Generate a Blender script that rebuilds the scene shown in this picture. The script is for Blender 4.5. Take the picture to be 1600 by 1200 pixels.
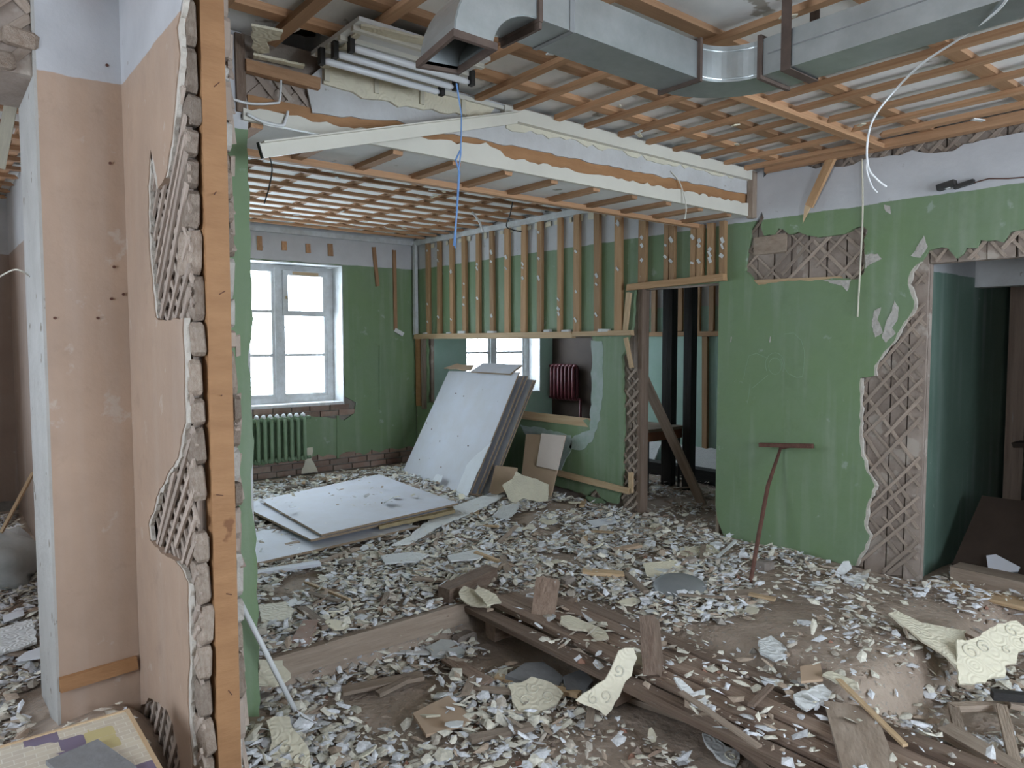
import bpy, bmesh, math, random
import numpy as np
from mathutils import Vector, Matrix, noise

for o in list(bpy.data.objects):
    bpy.data.objects.remove(o)
SC = bpy.context.scene
COL = SC.collection
RND = random.Random(7)

# ---------------------------------------------------------------- camera
YAW = math.radians(39.2)
PITCH = math.radians(3.4)
CH = 1.6
FPX = 1130.0
cam_d = bpy.data.cameras.new('camera')
cam_d.sensor_width = 36.0
cam_d.lens = FPX / 1600 * 36
cam_d.clip_start = 0.05
cam = bpy.data.objects.new('camera', cam_d)
COL.objects.link(cam)
cam.location = (0, 0, CH)
cam.rotation_euler = (math.radians(90) - PITCH, 0, -YAW)
SC.camera = cam

# ---------------------------------------------------------------- world / daylight / exposure
world = bpy.data.worlds.new('overcast_sky')
SC.world = world
world.use_nodes = True
bg = world.node_tree.nodes['Background']
bg.inputs['Color'].default_value = (0.75, 0.865, 1.0, 1)
bg.inputs['Strength'].default_value = 1.0
SC.view_settings.view_transform = 'Standard'
SC.view_settings.look = 'None'
SC.view_settings.gamma = 1
SC.view_settings.use_curve_mapping = False
SC.view_settings.exposure = 4.3

def portal(loc, rot, sx, sy):
    d = bpy.data.lights.new('window_daylight', 'AREA')
    d.shape = 'RECTANGLE'; d.size = sx; d.size_y = sy
    d.cycles.is_portal = True
    o = bpy.data.objects.new('window_daylight', d)
    COL.objects.link(o); o.location = loc; o.rotation_euler = rot
    return o

# ---------------------------------------------------------------- helpers
_R = (Matrix.Rotation(-YAW, 3, 'Z') @ Matrix.Rotation(math.radians(90) - PITCH, 3, 'X'))
def ray(px, py):
    return (_R @ Vector(((px - 800) / FPX, (600 - py) / FPX, -1.0)))
AX = {'x': 0, 'y': 1, 'z': 2}
def P(px, py, ax, val):
    r = ray(px, py); i = AX[ax]
    o = (0, 0, CH)[i]
    t = (val - o) / r[i]
    return Vector((0, 0, CH)) + r * t

WX = 5.05      # face of the wall with the doorways
WY = 8.2       # face of the window wall
PX = 0.653     # pink face of the partition
PE = 2.45      # cut end of the partition
BY = 3.25      # front of pier and beam
CZ = 2.95      # ceiling boards

MATS = {}
def mat(name, base, rough=0.8, base2=None, scale=6.0, var=0.5, bump=0.0, bscale=40.0, metal=0.0, rnd=0.0,
        stretch=None, speck=None, coord='Object', spec=0.3):
    m = bpy.data.materials.new(name); m.use_nodes = True
    nt = m.node_tree; N = nt.nodes; L = nt.links
    b = N['Principled BSDF']
    b.inputs['Roughness'].default_value = rough
    b.inputs['Metallic'].default_value = metal
    b.inputs['Specular IOR Level'].default_value = spec
    if coord == 'World':
        g = N.new('ShaderNodeNewGeometry'); vec = g.outputs['Position']
    else:
        g = N.new('ShaderNodeTexCoord'); vec = g.outputs[coord]
    mp = N.new('ShaderNodeMapping'); L.new(vec, mp.inputs['Vector'])
    if stretch: mp.inputs['Scale'].default_value = stretch
    oi = N.new('ShaderNodeObjectInfo')
    if coord != 'World':
        ad = N.new('ShaderNodeVectorMath'); ad.operation = 'SCALE'
        ad.inputs[0].default_value = (13.1, 7.7, 5.3); L.new(oi.outputs['Random'], ad.inputs['Scale'])
        L.new(ad.outputs[0], mp.inputs['Location'])
    n = N.new('ShaderNodeTexNoise'); n.inputs['Scale'].default_value = scale; n.inputs['Detail'].default_value = 6
    n.inputs['Roughness'].default_value = 0.65
    L.new(mp.outputs[0], n.inputs['Vector'])
    mr = N.new('ShaderNodeMapRange'); mr.inputs[1].default_value = 0.3; mr.inputs[2].default_value = 0.7
    mr.inputs[4].default_value = var if base2 else 1
    L.new(n.outputs[0], mr.inputs[0])
    mix = N.new('ShaderNodeMix'); mix.data_type = 'RGBA'
    b2 = base2 or tuple(c * (1 - 0.5 * var) for c in base)
    mix.inputs[6].default_value = (*base, 1); mix.inputs[7].default_value = (*b2, 1)
    L.new(mr.outputs[0], mix.inputs[0])
    out = mix.outputs[2]
    if speck:
        n2 = N.new('ShaderNodeTexNoise'); n2.inputs['Scale'].default_value = speck[1]; n2.inputs['Detail'].default_value = 4
        L.new(vec, n2.inputs['Vector'])
        th = N.new('ShaderNodeMapRange'); th.inputs[1].default_value = speck[2]; th.inputs[2].default_value = speck[2] + 0.03
        L.new(n2.outputs[0], th.inputs[0])
        mx = N.new('ShaderNodeMix'); mx.data_type = 'RGBA'
        mx.inputs[7].default_value = (*speck[0], 1)
        L.new(out, mx.inputs[6]); L.new(th.outputs[0], mx.inputs[0]); out = mx.outputs[2]
    if rnd:
        hs = N.new('ShaderNodeHueSaturation')
        r2 = N.new('ShaderNodeMapRange'); r2.inputs[3].default_value = 1 - rnd; r2.inputs[4].default_value = 1 + rnd
        L.new(oi.outputs['Random'], r2.inputs[0]); L.new(r2.outputs[0], hs.inputs['Value'])
        L.new(out, hs.inputs['Color']); out = hs.outputs[0]
    L.new(out, b.inputs['Base Color'])
    if bump:
        n3 = N.new('ShaderNodeTexNoise'); n3.inputs['Scale'].default_value = bscale; n3.inputs['Detail'].default_value = 5
        L.new(mp.outputs[0], n3.inputs['Vector'])
        bp = N.new('ShaderNodeBump'); bp.inputs['Strength'].default_value = bump; bp.inputs['Distance'].default_value = 0.02
        L.new(n3.outputs[0], bp.inputs['Height']); L.new(bp.outputs[0], b.inputs['Normal'])
    MATS[name] = m
    return m

def two_tone(name, top, low, zb, stain, scuff=0.68, scuffc=(0.45, 0.45, 0.43), rough=0.55, streak=0.4, dirt=0.28):
    """painted wall: distemper above height zb, oil paint below, worn through in places"""
    m = bpy.data.materials.new(name); m.use_nodes = True
    nt = m.node_tree; N = nt.nodes; L = nt.links; b = N['Principled BSDF']
    b.inputs['Roughness'].default_value = rough; b.inputs['Specular IOR Level'].default_value = 0.25
    g = N.new('ShaderNodeNewGeometry'); pos = g.outputs['Position']
    sp = N.new('ShaderNodeSeparateXYZ'); L.new(pos, sp.inputs[0])
    def nz(s, d=5, r=0.6):
        n = N.new('ShaderNodeTexNoise'); n.inputs['Scale'].default_value = s; n.inputs['Detail'].default_value = d
        n.inputs['Roughness'].default_value = r; L.new(pos, n.inputs['Vector']); return n.outputs[0]
    def rng(s, a, c, e=0.0, f=1.0):
        r = N.new('ShaderNodeMapRange'); r.inputs[1].default_value = a; r.inputs[2].default_value = c
        r.inputs[3].default_value = e; r.inputs[4].default_value = f; L.new(s, r.inputs[0]); return r.outputs[0]
    def mx(f, A, B):
        k = N.new('ShaderNodeMix'); k.data_type = 'RGBA'
        L.new(f, k.inputs[0])
        for i, q in ((6, A), (7, B)):
            if isinstance(q, tuple): k.inputs[i].default_value = (*q, 1)
            else: L.new(q, k.inputs[i])
        return k.outputs[2]
    lowc = mx(rng(nz(1.7), 0.32, 0.7), low, stain)
    ms = N.new('ShaderNodeMapping'); ms.inputs['Scale'].default_value = (11, 11, 0.9); L.new(pos, ms.inputs[0])
    ns = N.new('ShaderNodeTexNoise'); ns.inputs['Scale'].default_value = 1.0; ns.inputs['Detail'].default_value = 5; L.new(ms.outputs[0], ns.inputs['Vector'])
    lowc = mx(rng(ns.outputs[0], 0.5, 0.75, 0, streak), lowc, tuple(0.55 * c + 0.45 * 0.50 for c in low))
    lowc = mx(rng(nz(9, 6, 0.7), 0.45, 0.75, 0, 0.25), lowc, tuple(c * 0.75 for c in low))
    lowc = mx(rng(nz(7.5, 5, 0.6), scuff, scuff + 0.05, 0, 0.55), lowc, scuffc)
    lowc = mx(rng(nz(4.3, 7, 0.72), 0.58, 0.78, 0, dirt), lowc, tuple(c * 0.5 for c in low))
    topc = mx(rng(nz(3.1), 0.35, 0.75), top, tuple(c * 0.82 for c in top))
    topc = mx(rng(nz(14, 4), 0.68, 0.71, 0, 0.5), topc, (0.3, 0.27, 0.24))
    wob = N.new('ShaderNodeMath'); wob.operation = 'MULTIPLY_ADD'; wob.inputs[1].default_value = 0.03
    L.new(nz(5), wob.inputs[0]); L.new(sp.outputs[2], wob.inputs[2])
    c = mx(rng(wob.outputs[0], zb + 0.013, zb + 0.017), lowc, topc)
    L.new(c, b.inputs['Base Color'])
    bp = N.new('ShaderNodeBump'); bp.inputs['Strength'].default_value = 0.25; bp.inputs['Distance'].default_value = 0.01
    L.new(nz(22, 6), bp.inputs['Height']); L.new(bp.outputs[0], b.inputs['Normal'])
    MATS[name] = m
    return m

GREEN = (0.172, 0.25, 0.125)
two_tone('paint_green', (0.53, 0.525, 0.535), GREEN, 2.53, (0.185, 0.25, 0.155), scuff=0.655, scuffc=(0.33, 0.38, 0.33))
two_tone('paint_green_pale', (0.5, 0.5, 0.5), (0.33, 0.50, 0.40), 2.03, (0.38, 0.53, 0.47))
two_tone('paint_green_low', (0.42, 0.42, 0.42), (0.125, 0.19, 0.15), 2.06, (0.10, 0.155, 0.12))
two_tone('paint_pink', (0.52, 0.52, 0.535), (0.46, 0.325, 0.238), 2.61, (0.37, 0.265, 0.20), scuff=0.64, scuffc=(0.50, 0.43, 0.375), streak=0.22, dirt=0.5)
two_tone('paint_brownpink', (0.5, 0.5, 0.5), (0.30, 0.22, 0.17), 2.4, (0.24, 0.17, 0.13))
mat('whitewash', (0.56, 0.555, 0.55), 0.8, (0.40, 0.385, 0.37), 4, 0.7, 0.3, 30, coord='World', speck=((0.3, 0.27, 0.23), 11, 0.68))
mat('ceiling_board', (0.82, 0.81, 0.79), 0.8, (0.66, 0.65, 0.63), 2.2, 0.8, 0.15, 30, coord='World', speck=((0.36, 0.33, 0.28), 5, 0.66))
mat('whitewash_dirty', (0.47, 0.455, 0.43), 0.85, (0.36, 0.34, 0.31), 3, 0.9, 0.3, 30, coord='World', speck=((0.22, 0.19, 0.15), 13, 0.67))
mat('cream_plaster', (0.60, 0.55, 0.485), 0.95, (0.46, 0.41, 0.355), 14, 0.9, 0.6, 40, coord='World')
mat('white_paint', (0.62, 0.63, 0.64), 0.5, (0.42, 0.41, 0.39), 9, 0.8, 0.2, 50, coord='World')
mat('cream', (0.66, 0.61, 0.48), 0.55, (0.52, 0.49, 0.40), 5, 0.8, 0.12, 30)
mat('cream_trim', (0.66, 0.63, 0.55), 0.4, (0.58, 0.55, 0.48), 3, 0.8)
mat('batten', (0.47, 0.275, 0.155), 0.7, (0.33, 0.175, 0.09), 3, 0.9, 0.2, 12, rnd=0.25, stretch=(1, 1, 1))
mat('wall_batten', (0.43, 0.265, 0.14), 0.7, (0.31, 0.175, 0.085), 3, 0.9, 0.2, 12, rnd=0.2, speck=((0.6, 0.58, 0.5), 9, 0.74))
mat('fresh_wood', (0.55, 0.40, 0.25), 0.7, (0.43, 0.28, 0.15), 3, 0.9, 0.2, 12, rnd=0.15)
mat('orange_wood', (0.385, 0.205, 0.095), 0.65, (0.29, 0.145, 0.065), 2.5, 0.9, 0.15, 12, stretch=(2, 2, 8), coord='World', speck=((0.20, 0.09, 0.04), 6, 0.72))
mat('old_wood', (0.31, 0.225, 0.17), 0.85, (0.17, 0.11, 0.08), 3, 0.9, 0.5, 9, rnd=0.25, speck=((0.33, 0.31, 0.28), 7, 0.70))
mat('grey_wood', (0.35, 0.275, 0.215), 0.9, (0.23, 0.17, 0.125), 3, 0.9, 0.4, 9, rnd=0.25)
mat('lath', (0.39, 0.315, 0.255), 0.9, (0.28, 0.215, 0.17), 3, 0.9, 0.3, 9, rnd=0.22)
mat('lath_dusty', (0.47, 0.385, 0.325), 0.95, (0.35, 0.275, 0.225), 3, 0.9, 0.3, 9, rnd=0.15)
mat('lath_board', (0.36, 0.295, 0.25), 0.95, (0.24, 0.185, 0.15), 7, 0.9, 0.5, 14, coord='World', speck=((0.40, 0.34, 0.29), 5, 0.60))
mat('clay_block', (0.40, 0.33, 0.27), 0.95, (0.25, 0.18, 0.135), 6, 0.9, 0.6, 20, rnd=0.25, coord='Generated')
mat('plaster_edge', (0.52, 0.49, 0.45), 0.95, (0.38, 0.34, 0.30), 12, 0.9, 0.6, 40, coord='World')
mat('brick', (0.25, 0.14, 0.10), 0.9, (0.31, 0.25, 0.21), 5, 0.9, 0.5, 20, rnd=0.25, coord='World')
mat('mortar', (0.27, 0.245, 0.215), 0.95, (0.17, 0.15, 0.13), 7, 0.9, 0.6, 25, coord='World')
mat('plywood', (0.60, 0.61, 0.67), 0.7, (0.55, 0.535, 0.55), 3, 0.9, 0.08, 20, coord='World', speck=((0.2, 0.16, 0.13), 14, 0.73))  # base tinted bluish to stand in for cool light from the back window
mat('plywood_edge', (0.34, 0.25, 0.17), 0.8, (0.20, 0.14, 0.09), 30, 0.9, stretch=(1, 1, 20), coord='World')
mat('pink_board', (0.62, 0.52, 0.46), 0.7, (0.54, 0.45, 0.39), 4, 0.8, coord='World')
mat('cardboard', (0.46, 0.33, 0.23), 0.8, (0.40, 0.28, 0.19), 4, 0.8, coord='World')
mat('galvanised', (0.50, 0.53, 0.53), 0.42, (0.36, 0.39, 0.385), 7, 0.9, 0.05, 30, metal=0.85, coord='World')
mat('rust_flange', (0.085, 0.06, 0.05), 0.75, (0.14, 0.10, 0.08), 12, 0.9, metal=0.3, coord='World')
mat('black_metal', (0.02, 0.02, 0.022), 0.5, (0.05, 0.045, 0.04), 8, 0.9)
mat('black_post', (0.028, 0.028, 0.03), 0.7, (0.06, 0.055, 0.05), 5, 0.9, 0.3, 14)
mat('radiator_green', (0.22, 0.30, 0.19), 0.45, (0.17, 0.25, 0.15), 8, 0.9, coord='World')
mat('radiator_red', (0.10, 0.022, 0.028), 0.35, (0.07, 0.016, 0.02), 8, 0.9, coord='World')
mat('dust_white', (0.68, 0.68, 0.70), 0.95, (0.50, 0.49, 0.48), 20, 0.9, coord='World')
mat('lamp_tube', (0.78, 0.79, 0.82), 0.18, (0.70, 0.71, 0.74), 4, 0.6, spec=0.6)
mat('white_plastic', (0.72, 0.72, 0.72), 0.4, (0.62, 0.62, 0.60), 6, 0.6)
mat('blue_cord', (0.13, 0.25, 0.50), 0.5, (0.18, 0.32, 0.58), 20, 0.8)
mat('paper', (0.72, 0.73, 0.76), 0.8, (0.62, 0.62, 0.63), 6, 0.8)
mat('rust', (0.15, 0.07, 0.05), 0.85, (0.085, 0.04, 0.03), 20, 0.9, 0.4, 40)
mat('grey_metal', (0.20, 0.21, 0.215), 0.55, (0.28, 0.28, 0.275), 5, 0.9, metal=0.2)
mat('grey_slab', (0.23, 0.23, 0.235), 0.85, (0.17, 0.16, 0.155), 8, 0.9, 0.3, 20, coord='World')
mat('rubble', (0.33, 0.29, 0.255), 0.95, (0.21, 0.165, 0.135), 5, 0.9, 0.6, 12, rnd=0.3)
mat('plastic_film', (0.58, 0.60, 0.59), 0.18, (0.36, 0.38, 0.36), 3, 0.9, 0.5, 6, coord='World', spec=0.7)
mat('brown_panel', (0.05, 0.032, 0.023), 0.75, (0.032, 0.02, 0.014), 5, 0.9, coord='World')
mat('table_red', (0.34, 0.14, 0.075), 0.5, (0.16, 0.06, 0.04), 5, 0.9)
mat('chalk', (0.27, 0.37, 0.25), 0.95, (0.21, 0.30, 0.19), 30, 0.8)
mat('plaster_faded', (0.42, 0.46, 0.45), 0.9, (0.27, 0.36, 0.28), 7, 0.9, 0.3, 30, coord='World')
mat('hole_dark', (0.02, 0.018, 0.016), 1.0, (0.03, 0.026, 0.022), 5, 0.8)
mat('yellow_foam', (0.38, 0.30, 0.17), 0.9, (0.25, 0.18, 0.10), 9, 0.8)

# embossed foam ceiling tile
def foam_mat(name, base, base2):
    m = mat(name, base, 0.6, base2, 5, 0.9, rnd=0.12)
    N = m.node_tree.nodes; L = m.node_tree.links; b = N['Principled BSDF']
    tc = N.new('ShaderNodeTexCoord')
    v = N.new('ShaderNodeTexVoronoi'); v.inputs['Scale'].default_value = 14
    L.new(tc.outputs['Object'], v.inputs['Vector'])
    s = N.new('ShaderNodeMath'); s.operation = 'MULTIPLY'; s.inputs[1].default_value = 26
    L.new(v.outputs['Distance'], s.inputs[0])
    si = N.new('ShaderNodeMath'); si.operation = 'SINE'; L.new(s.outputs[0], si.inputs[0])
    bp = N.new('ShaderNodeBump'); bp.inputs['Strength'].default_value = 0.28; bp.inputs['Distance'].default_value = 0.006
    L.new(si.outputs[0], bp.inputs['Height']); L.new(bp.outputs[0], b.inputs['Normal'])
foam_mat('foam', (0.72, 0.655, 0.50), (0.63, 0.575, 0.45))
foam_mat('foam_white', (0.68, 0.68, 0.66), (0.58, 0.58, 0.57))

# printed mosaic table top
def mosaic_mat():
    m = bpy.data.materials.new('mosaic_print'); m.use_nodes = True
    N = m.node_tree.nodes; L = m.node_tree.links; b = N['Principled BSDF']
    b.inputs['Roughness'].default_value = 0.45
    g = N.new('ShaderNodeNewGeometry')
    br = N.new('ShaderNodeTexBrick'); br.inputs['Scale'].default_value = 9
    br.inputs['Color1'].default_value = (0.60, 0.53, 0.41, 1); br.inputs['Color2'].default_value = (0.50, 0.43, 0.34, 1)
    br.inputs['Mortar'].default_value = (0.66, 0.62, 0.53, 1); br.inputs['Mortar Size'].default_value = 0.012
    L.new(g.outputs['Position'], br.inputs['Vector'])
    v = N.new('ShaderNodeTexVoronoi'); v.distance = 'CHEBYCHEV'; v.inputs['Scale'].default_value = 13; v.inputs['Randomness'].default_value = 0.55
    L.new(g.outputs['Position'], v.inputs['Vector'])
    cr = N.new('ShaderNodeValToRGB'); cr.color_ramp.interpolation = 'CONSTANT'
    e = cr.color_ramp.elements
    e[0].position = 0; e[0].color = (0.16, 0.125, 0.19, 1)
    e[1].position = 0.10; e[1].color = (0.50, 0.42, 0.20, 1)
    k = e.new(0.27); k.color = (0.6, 0.55, 0.44, 1)
    sx = N.new('ShaderNodeSeparateColor'); L.new(v.outputs['Color'], sx.inputs[0]); L.new(sx.outputs[0], cr.inputs[0])
    lt = N.new('ShaderNodeMath'); lt.operation = 'LESS_THAN'; lt.inputs[1].default_value = 0.27
    L.new(sx.outputs[0], lt.inputs[0])
    mx = N.new('ShaderNodeMix'); mx.data_type = 'RGBA'
    L.new(lt.outputs[0], mx.inputs[0]); L.new(br.outputs['Color'], mx.inputs[6]); L.new(cr.outputs[0], mx.inputs[7])
    L.new(mx.outputs[2], b.inputs['Base Color'])
    MATS['mosaic'] = m
mosaic_mat()

def glass_mat():
    m = bpy.data.materials.new('window_glass'); m.use_nodes = True
    N = m.node_tree.nodes; L = m.node_tree.links
    N.remove(N['Principled BSDF'])
    t = N.new('ShaderNodeBsdfTransparent'); t.inputs[0].default_value = (0.93, 0.95, 0.95, 1)
    g = N.new('ShaderNodeBsdfGlossy'); g.inputs['Roughness'].default_value = 0.05
    tc = N.new('ShaderNodeNewGeometry'); n = N.new('ShaderNodeTexNoise'); n.inputs['Scale'].default_value = 6
    L.new(tc.outputs['Position'], n.inputs['Vector'])
    r = N.new('ShaderNodeMapRange'); r.inputs[3].default_value = 0.03; r.inputs[4].default_value = 0.08; L.new(n.outputs[0], r.inputs[0])
    mx = N.new('ShaderNodeMixShader'); L.new(r.outputs[0], mx.inputs[0]); L.new(t.outputs[0], mx.inputs[1]); L.new(g.outputs[0], mx.inputs[2])
    L.new(mx.outputs[0], N['Material Output'].inputs['Surface'])
    MATS['glass'] = m
glass_mat()

# flakes take their own colour from a per-flake attribute
def flake_mat():
    m = bpy.data.materials.new('debris_flakes'); m.use_nodes = True
    N = m.node_tree.nodes; L = m.node_tree.links; b = N['Principled BSDF']
    b.inputs['Roughness'].default_value = 0.85; b.inputs['Specular IOR Level'].default_value = 0.2
    a = N.new('ShaderNodeAttribute'); a.attribute_name = 'flake_colour'
    g = N.new('ShaderNodeNewGeometry'); n = N.new('ShaderNodeTexNoise'); n.inputs['Scale'].default_value = 60
    L.new(g.outputs['Position'], n.inputs['Vector'])
    r = N.new('ShaderNodeMapRange'); r.inputs[1].default_value = 0.3; r.inputs[2].default_value = 0.7; r.inputs[3].default_value = 0.78; r.inputs[4].default_value = 1.08
    L.new(n.outputs[0], r.inputs[0])
    h = N.new('ShaderNodeHueSaturation'); L.new(r.outputs[0], h.inputs['Value']); L.new(a.outputs['Color'], h.inputs['Color'])
    L.new(h.outputs[0], b.inputs['Base Color'])
    MATS['flakes'] = m
flake_mat()

def ground_mat():
    m = mat('floor_dirt', (0.43, 0.34, 0.27), 0.95, (0.29, 0.22, 0.17), 3.0, 1.0, 0.7, 26, coord='World', speck=((0.30, 0.26, 0.22), 45, 0.62))
ground_mat()

# ---- object makers
def tag(o, label=None, cat=None, group=None, kind=None):
    if label: o['label'] = label
    if cat: o['category'] = cat
    if group: o['group'] = group
    if kind: o['kind'] = kind
    return o
def link(name, me, m, parent=None):
    o = bpy.data.objects.new(name, me)
    if m is not None and not me.materials:
        me.materials.append(MATS[m] if isinstance(m, str) else m)
    COL.objects.link(o)
    if parent is not None: set_parent(o, parent)
    return o
def world_of(o):
    M = o.matrix_basis.copy()
    if o.parent is not None:
        M = world_of(o.parent) @ o.matrix_parent_inverse @ M
    return M
def set_parent(o, parent):
    o.parent = parent
    o.matrix_parent_inverse = world_of(parent).inverted()
def thing(name, label, cat, loc, group=None):
    o = bpy.data.objects.new(name, None); COL.objects.link(o); o.location = loc
    o.empty_display_size = 0.1
    return tag(o, label, cat, group)

class MB:
    def __init__(s): s.v = []; s.f = []
    def add(s, vs, fs):
        k = len(s.v); s.v += [tuple(v) for v in vs]; s.f += [tuple(i + k for i in f) for f in fs]
        return s
    def box(s, a, b):
        x0, y0, z0 = a; x1, y1, z1 = b
        return s.add([(x0,y0,z0),(x1,y0,z0),(x1,y1,z0),(x0,y1,z0),(x0,y0,z1),(x1,y0,z1),(x1,y1,z1),(x0,y1,z1)], CUBEF)
    def bar(s, p, q, w, h, up=(0, 0, 1)):
        p = Vector(p); q = Vector(q); d = (q - p).normalized(); up = Vector(up)
        a = d.cross(up)
        if a.length < 1e-4: a = d.cross(Vector((0, 1, 0)))
        a.normalize(); b = a.cross(d)
        vs = [c + a * (w/2*i) + b * (h/2*j) for c in (p, q) for i, j in ((-1,-1),(1,-1),(1,1),(-1,1))]
        return s.add(vs, CUBEF)
    def tube(s, pts, r, n=8, caps=True):
        pts = [Vector(p) for p in pts]; rr = r if isinstance(r, (list, tuple)) else [r] * len(pts)
        k0 = len(s.v); a = None
        for i, p in enumerate(pts):
            d = (pts[min(i+1, len(pts)-1)] - pts[max(i-1, 0)]).normalized()
            if a is None:
                a = d.orthogonal().normalized()
            else:
                a = (a - d * a.dot(d)).normalized()
            b = d.cross(a)
            for j in range(n):
                t = 2 * math.pi * j / n
                s.v.append(tuple(p + (a * math.cos(t) + b * math.sin(t)) * rr[i]))
        for i in range(len(pts) - 1):
            for j in range(n):
                s.f.append((k0+i*n+j, k0+i*n+(j+1) % n, k0+(i+1)*n+(j+1) % n, k0+(i+1)*n+j))
        if caps:
            s.f.append(tuple(k0 + j for j in range(n))[::-1]); s.f.append(tuple(k0 + (len(pts)-1)*n + j for j in range(n)))
        return s
    def quadstrip(s, A, B):
        k = len(s.v); s.v += [tuple(p) for p in A] + [tuple(p) for p in B]; n = len(A)
        s.f += [(k+i, k+i+1, k+n+i+1, k+n+i) for i in range(n-1)]
        return s
    def build(s, name, m, parent=None, smooth=False, origin=None):
        me = bpy.data.meshes.new(name)
        org = Vector(origin) if origin is not None else Vector((0, 0, 0))
        me.from_pydata([tuple(Vector(v) - org) for v in s.v], [], s.f); me.update()
        if smooth:
            for p in me.polygons: p.use_smooth = True
        o = bpy.data.objects.new(name, me); me.materials.append(MATS[m]); COL.objects.link(o); o.location = org
        if parent is not None: set_parent(o, parent)
        return o
CUBEF = [(0,3,2,1),(4,5,6,7),(0,1,5,4),(1,2,6,5),(2,3,7,6),(3,0,4,7)]

_UNIT = {}
def unit_mesh(m, variant=0):
    k = (m, variant)
    if k not in _UNIT:
        r = random.Random(variant * 31 + 5)
        me = bpy.data.meshes.new('block_' + m)
        vs = []
        j = 0.0 if variant == 0 else 0.06
        for x in (-.5, .5):
            for (y, z) in ((-.5, -.5), (.5, -.5), (.5, .5), (-.5, .5)):
                vs.append((x + r.uniform(-.008, .008) * (variant > 0), y + r.uniform(-j, j), z + r.uniform(-j, j)))
        me.from_pydata(vs, [], [(0,1,2,3)[::-1], (4,5,6,7), (0,1,5,4), (1,2,6,5), (2,3,7,6), (3,0,4,7)])
        me.update(); me.materials.append(MATS[m]); _UNIT[k] = me
    return _UNIT[k]
def piece(name, p, q, w, h, m, parent=None, up=(0, 0, 1), variant=None):
    """a straight timber from p to q, w wide, h thick: shared block mesh, scaled"""
    p = Vector(p); q = Vector(q); d = (q - p); L = d.length; d = d / L; up = Vector(up)
    a = up.cross(d)
    if a.length < 1e-4: a = Vector((0, 1, 0)).cross(d)
    a.normalize(); b = d.cross(a)
    M = Matrix((d, a, b)).transposed().to_4x4()
    o = bpy.data.objects.new(name, unit_mesh(m, RND.randint(1, 4) if variant is None else variant)); COL.objects.link(o)
    o.matrix_basis = Matrix.Translation((p + q) / 2) @ M @ Matrix.Diagonal((L, w, h, 1))
    if parent is not None: set_parent(o, parent)
    return o

def jag(pts, step=0.04, amp=0.012, seed=0, closed=False):
    r = random.Random(seed); out = []
    n = len(pts)
    for i in range(n if closed else n - 1):
        a = Vector(pts[i]); b = Vector(pts[(i+1) % n]); d = b - a; L = d.length
        k = max(1, int(L / step)); nn = Vector((-d.y, d.x)) / max(L, 1e-6)
        for j in range(k):
            t = j / k
            q = a + d * t
            if not (i == 0 and j == 0 and not closed): q = q + nn * r.uniform(-amp, amp)
            out.append((q.x, q.y))
    if not closed: out.append(tuple(pts[-1]))
    return out

def plate(name, outer, holes, f3, off, m, parent=None):
    """flat sheet with a free outline and holes, given real thickness by the vector off"""
    bm = bmesh.new(); es = []
    for loop in [outer] + list(holes):
        vs = [bm.verts.new(f3(a, b)) for a, b in loop]
        es += [bm.edges.new((vs[i], vs[(i+1) % len(vs)])) for i in range(len(vs))]
    bmesh.ops.triangle_fill(bm, use_beauty=True, use_dissolve=False, edges=es)
    fs = bm.faces[:]
    r = bmesh.ops.extrude_face_region(bm, geom=fs)
    bmesh.ops.translate(bm, verts=[g for g in r['geom'] if isinstance(g, bmesh.types.BMVert)], vec=Vector(off))
    bmesh.ops.recalc_face_normals(bm, faces=bm.faces[:])
    me = bpy.data.meshes.new(name); bm.to_mesh(me); bm.free()
    return link(name, me, m, parent)

def inside(poly, p):
    x, y = p; c = False; n = len(poly)
    for i in range(n):
        x1, y1 = poly[i]; x2, y2 = poly[(i+1) % n]
        if (y1 > y) != (y2 > y) and x < (x2 - x1) * (y - y1) / (y2 - y1) + x1: c = not c
    return c
def clip(poly, a, d):
    """parameter intervals of the line a + t d inside poly"""
    ts = []; n = len(poly)
    for i in range(n):
        x1, y1 = poly[i]; x2, y2 = poly[(i+1) % n]
        ex, ey = x2 - x1, y2 - y1
        den = d[0] * ey - d[1] * ex
        if abs(den) < 1e-9: continue
        t = ((x1 - a[0]) * ey - (y1 - a[1]) * ex) / den
        s = ((x1 - a[0]) * d[1] - (y1 - a[1]) * d[0]) / den
        if 0 <= s < 1: ts.append(t)
    ts.sort()
    return [(ts[i], ts[i+1]) for i in range(0, len(ts) - 1, 2)]
def lattice(poly, f3, nrm, parent, m, gap=0.10, w=0.03, t=0.008, ang=45, minlen=0.05, ext=0.015, skip=0.12, seed=1):
    """diagonal plaster laths nailed in two layers across the patch poly"""
    r = random.Random(seed); nrm = Vector(nrm)
    xs = [p[0] for p in poly]; ys = [p[1] for p in poly]
    cx, cy = (min(xs) + max(xs)) / 2, (min(ys) + max(ys)) / 2
    R = math.hypot(max(xs) - min(xs), max(ys) - min(ys)) / 2 + 0.1
    for layer, sg in enumerate((1, -1)):
        k = -R
        while k < R:
            k += gap * r.uniform(0.85, 1.15)
            if r.random() < skip: continue
            A = math.radians(sg * ang + r.uniform(-3, 3))
            d = (math.cos(A), math.sin(A)); nn = (-d[1], d[0])
            a = (cx + nn[0] * k, cy + nn[1] * k)
            for t0, t1 in clip(poly, a, d):
                if t1 - t0 < minlen: continue
                t0 -= ext; t1 += ext
                if r.random() < 0.2: t1 = t0 + (t1 - t0) * r.uniform(0.5, 0.9)
                o = nrm * (t * (0.5 + layer))
                piece('lath', Vector(f3(a[0] + d[0]*t0, a[1] + d[1]*t0)) + o, Vector(f3(a[0] + d[0]*t1, a[1] + d[1]*t1)) + o,
                      w * r.uniform(0.8, 1.15), t, m, parent, up=nrm)

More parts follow.
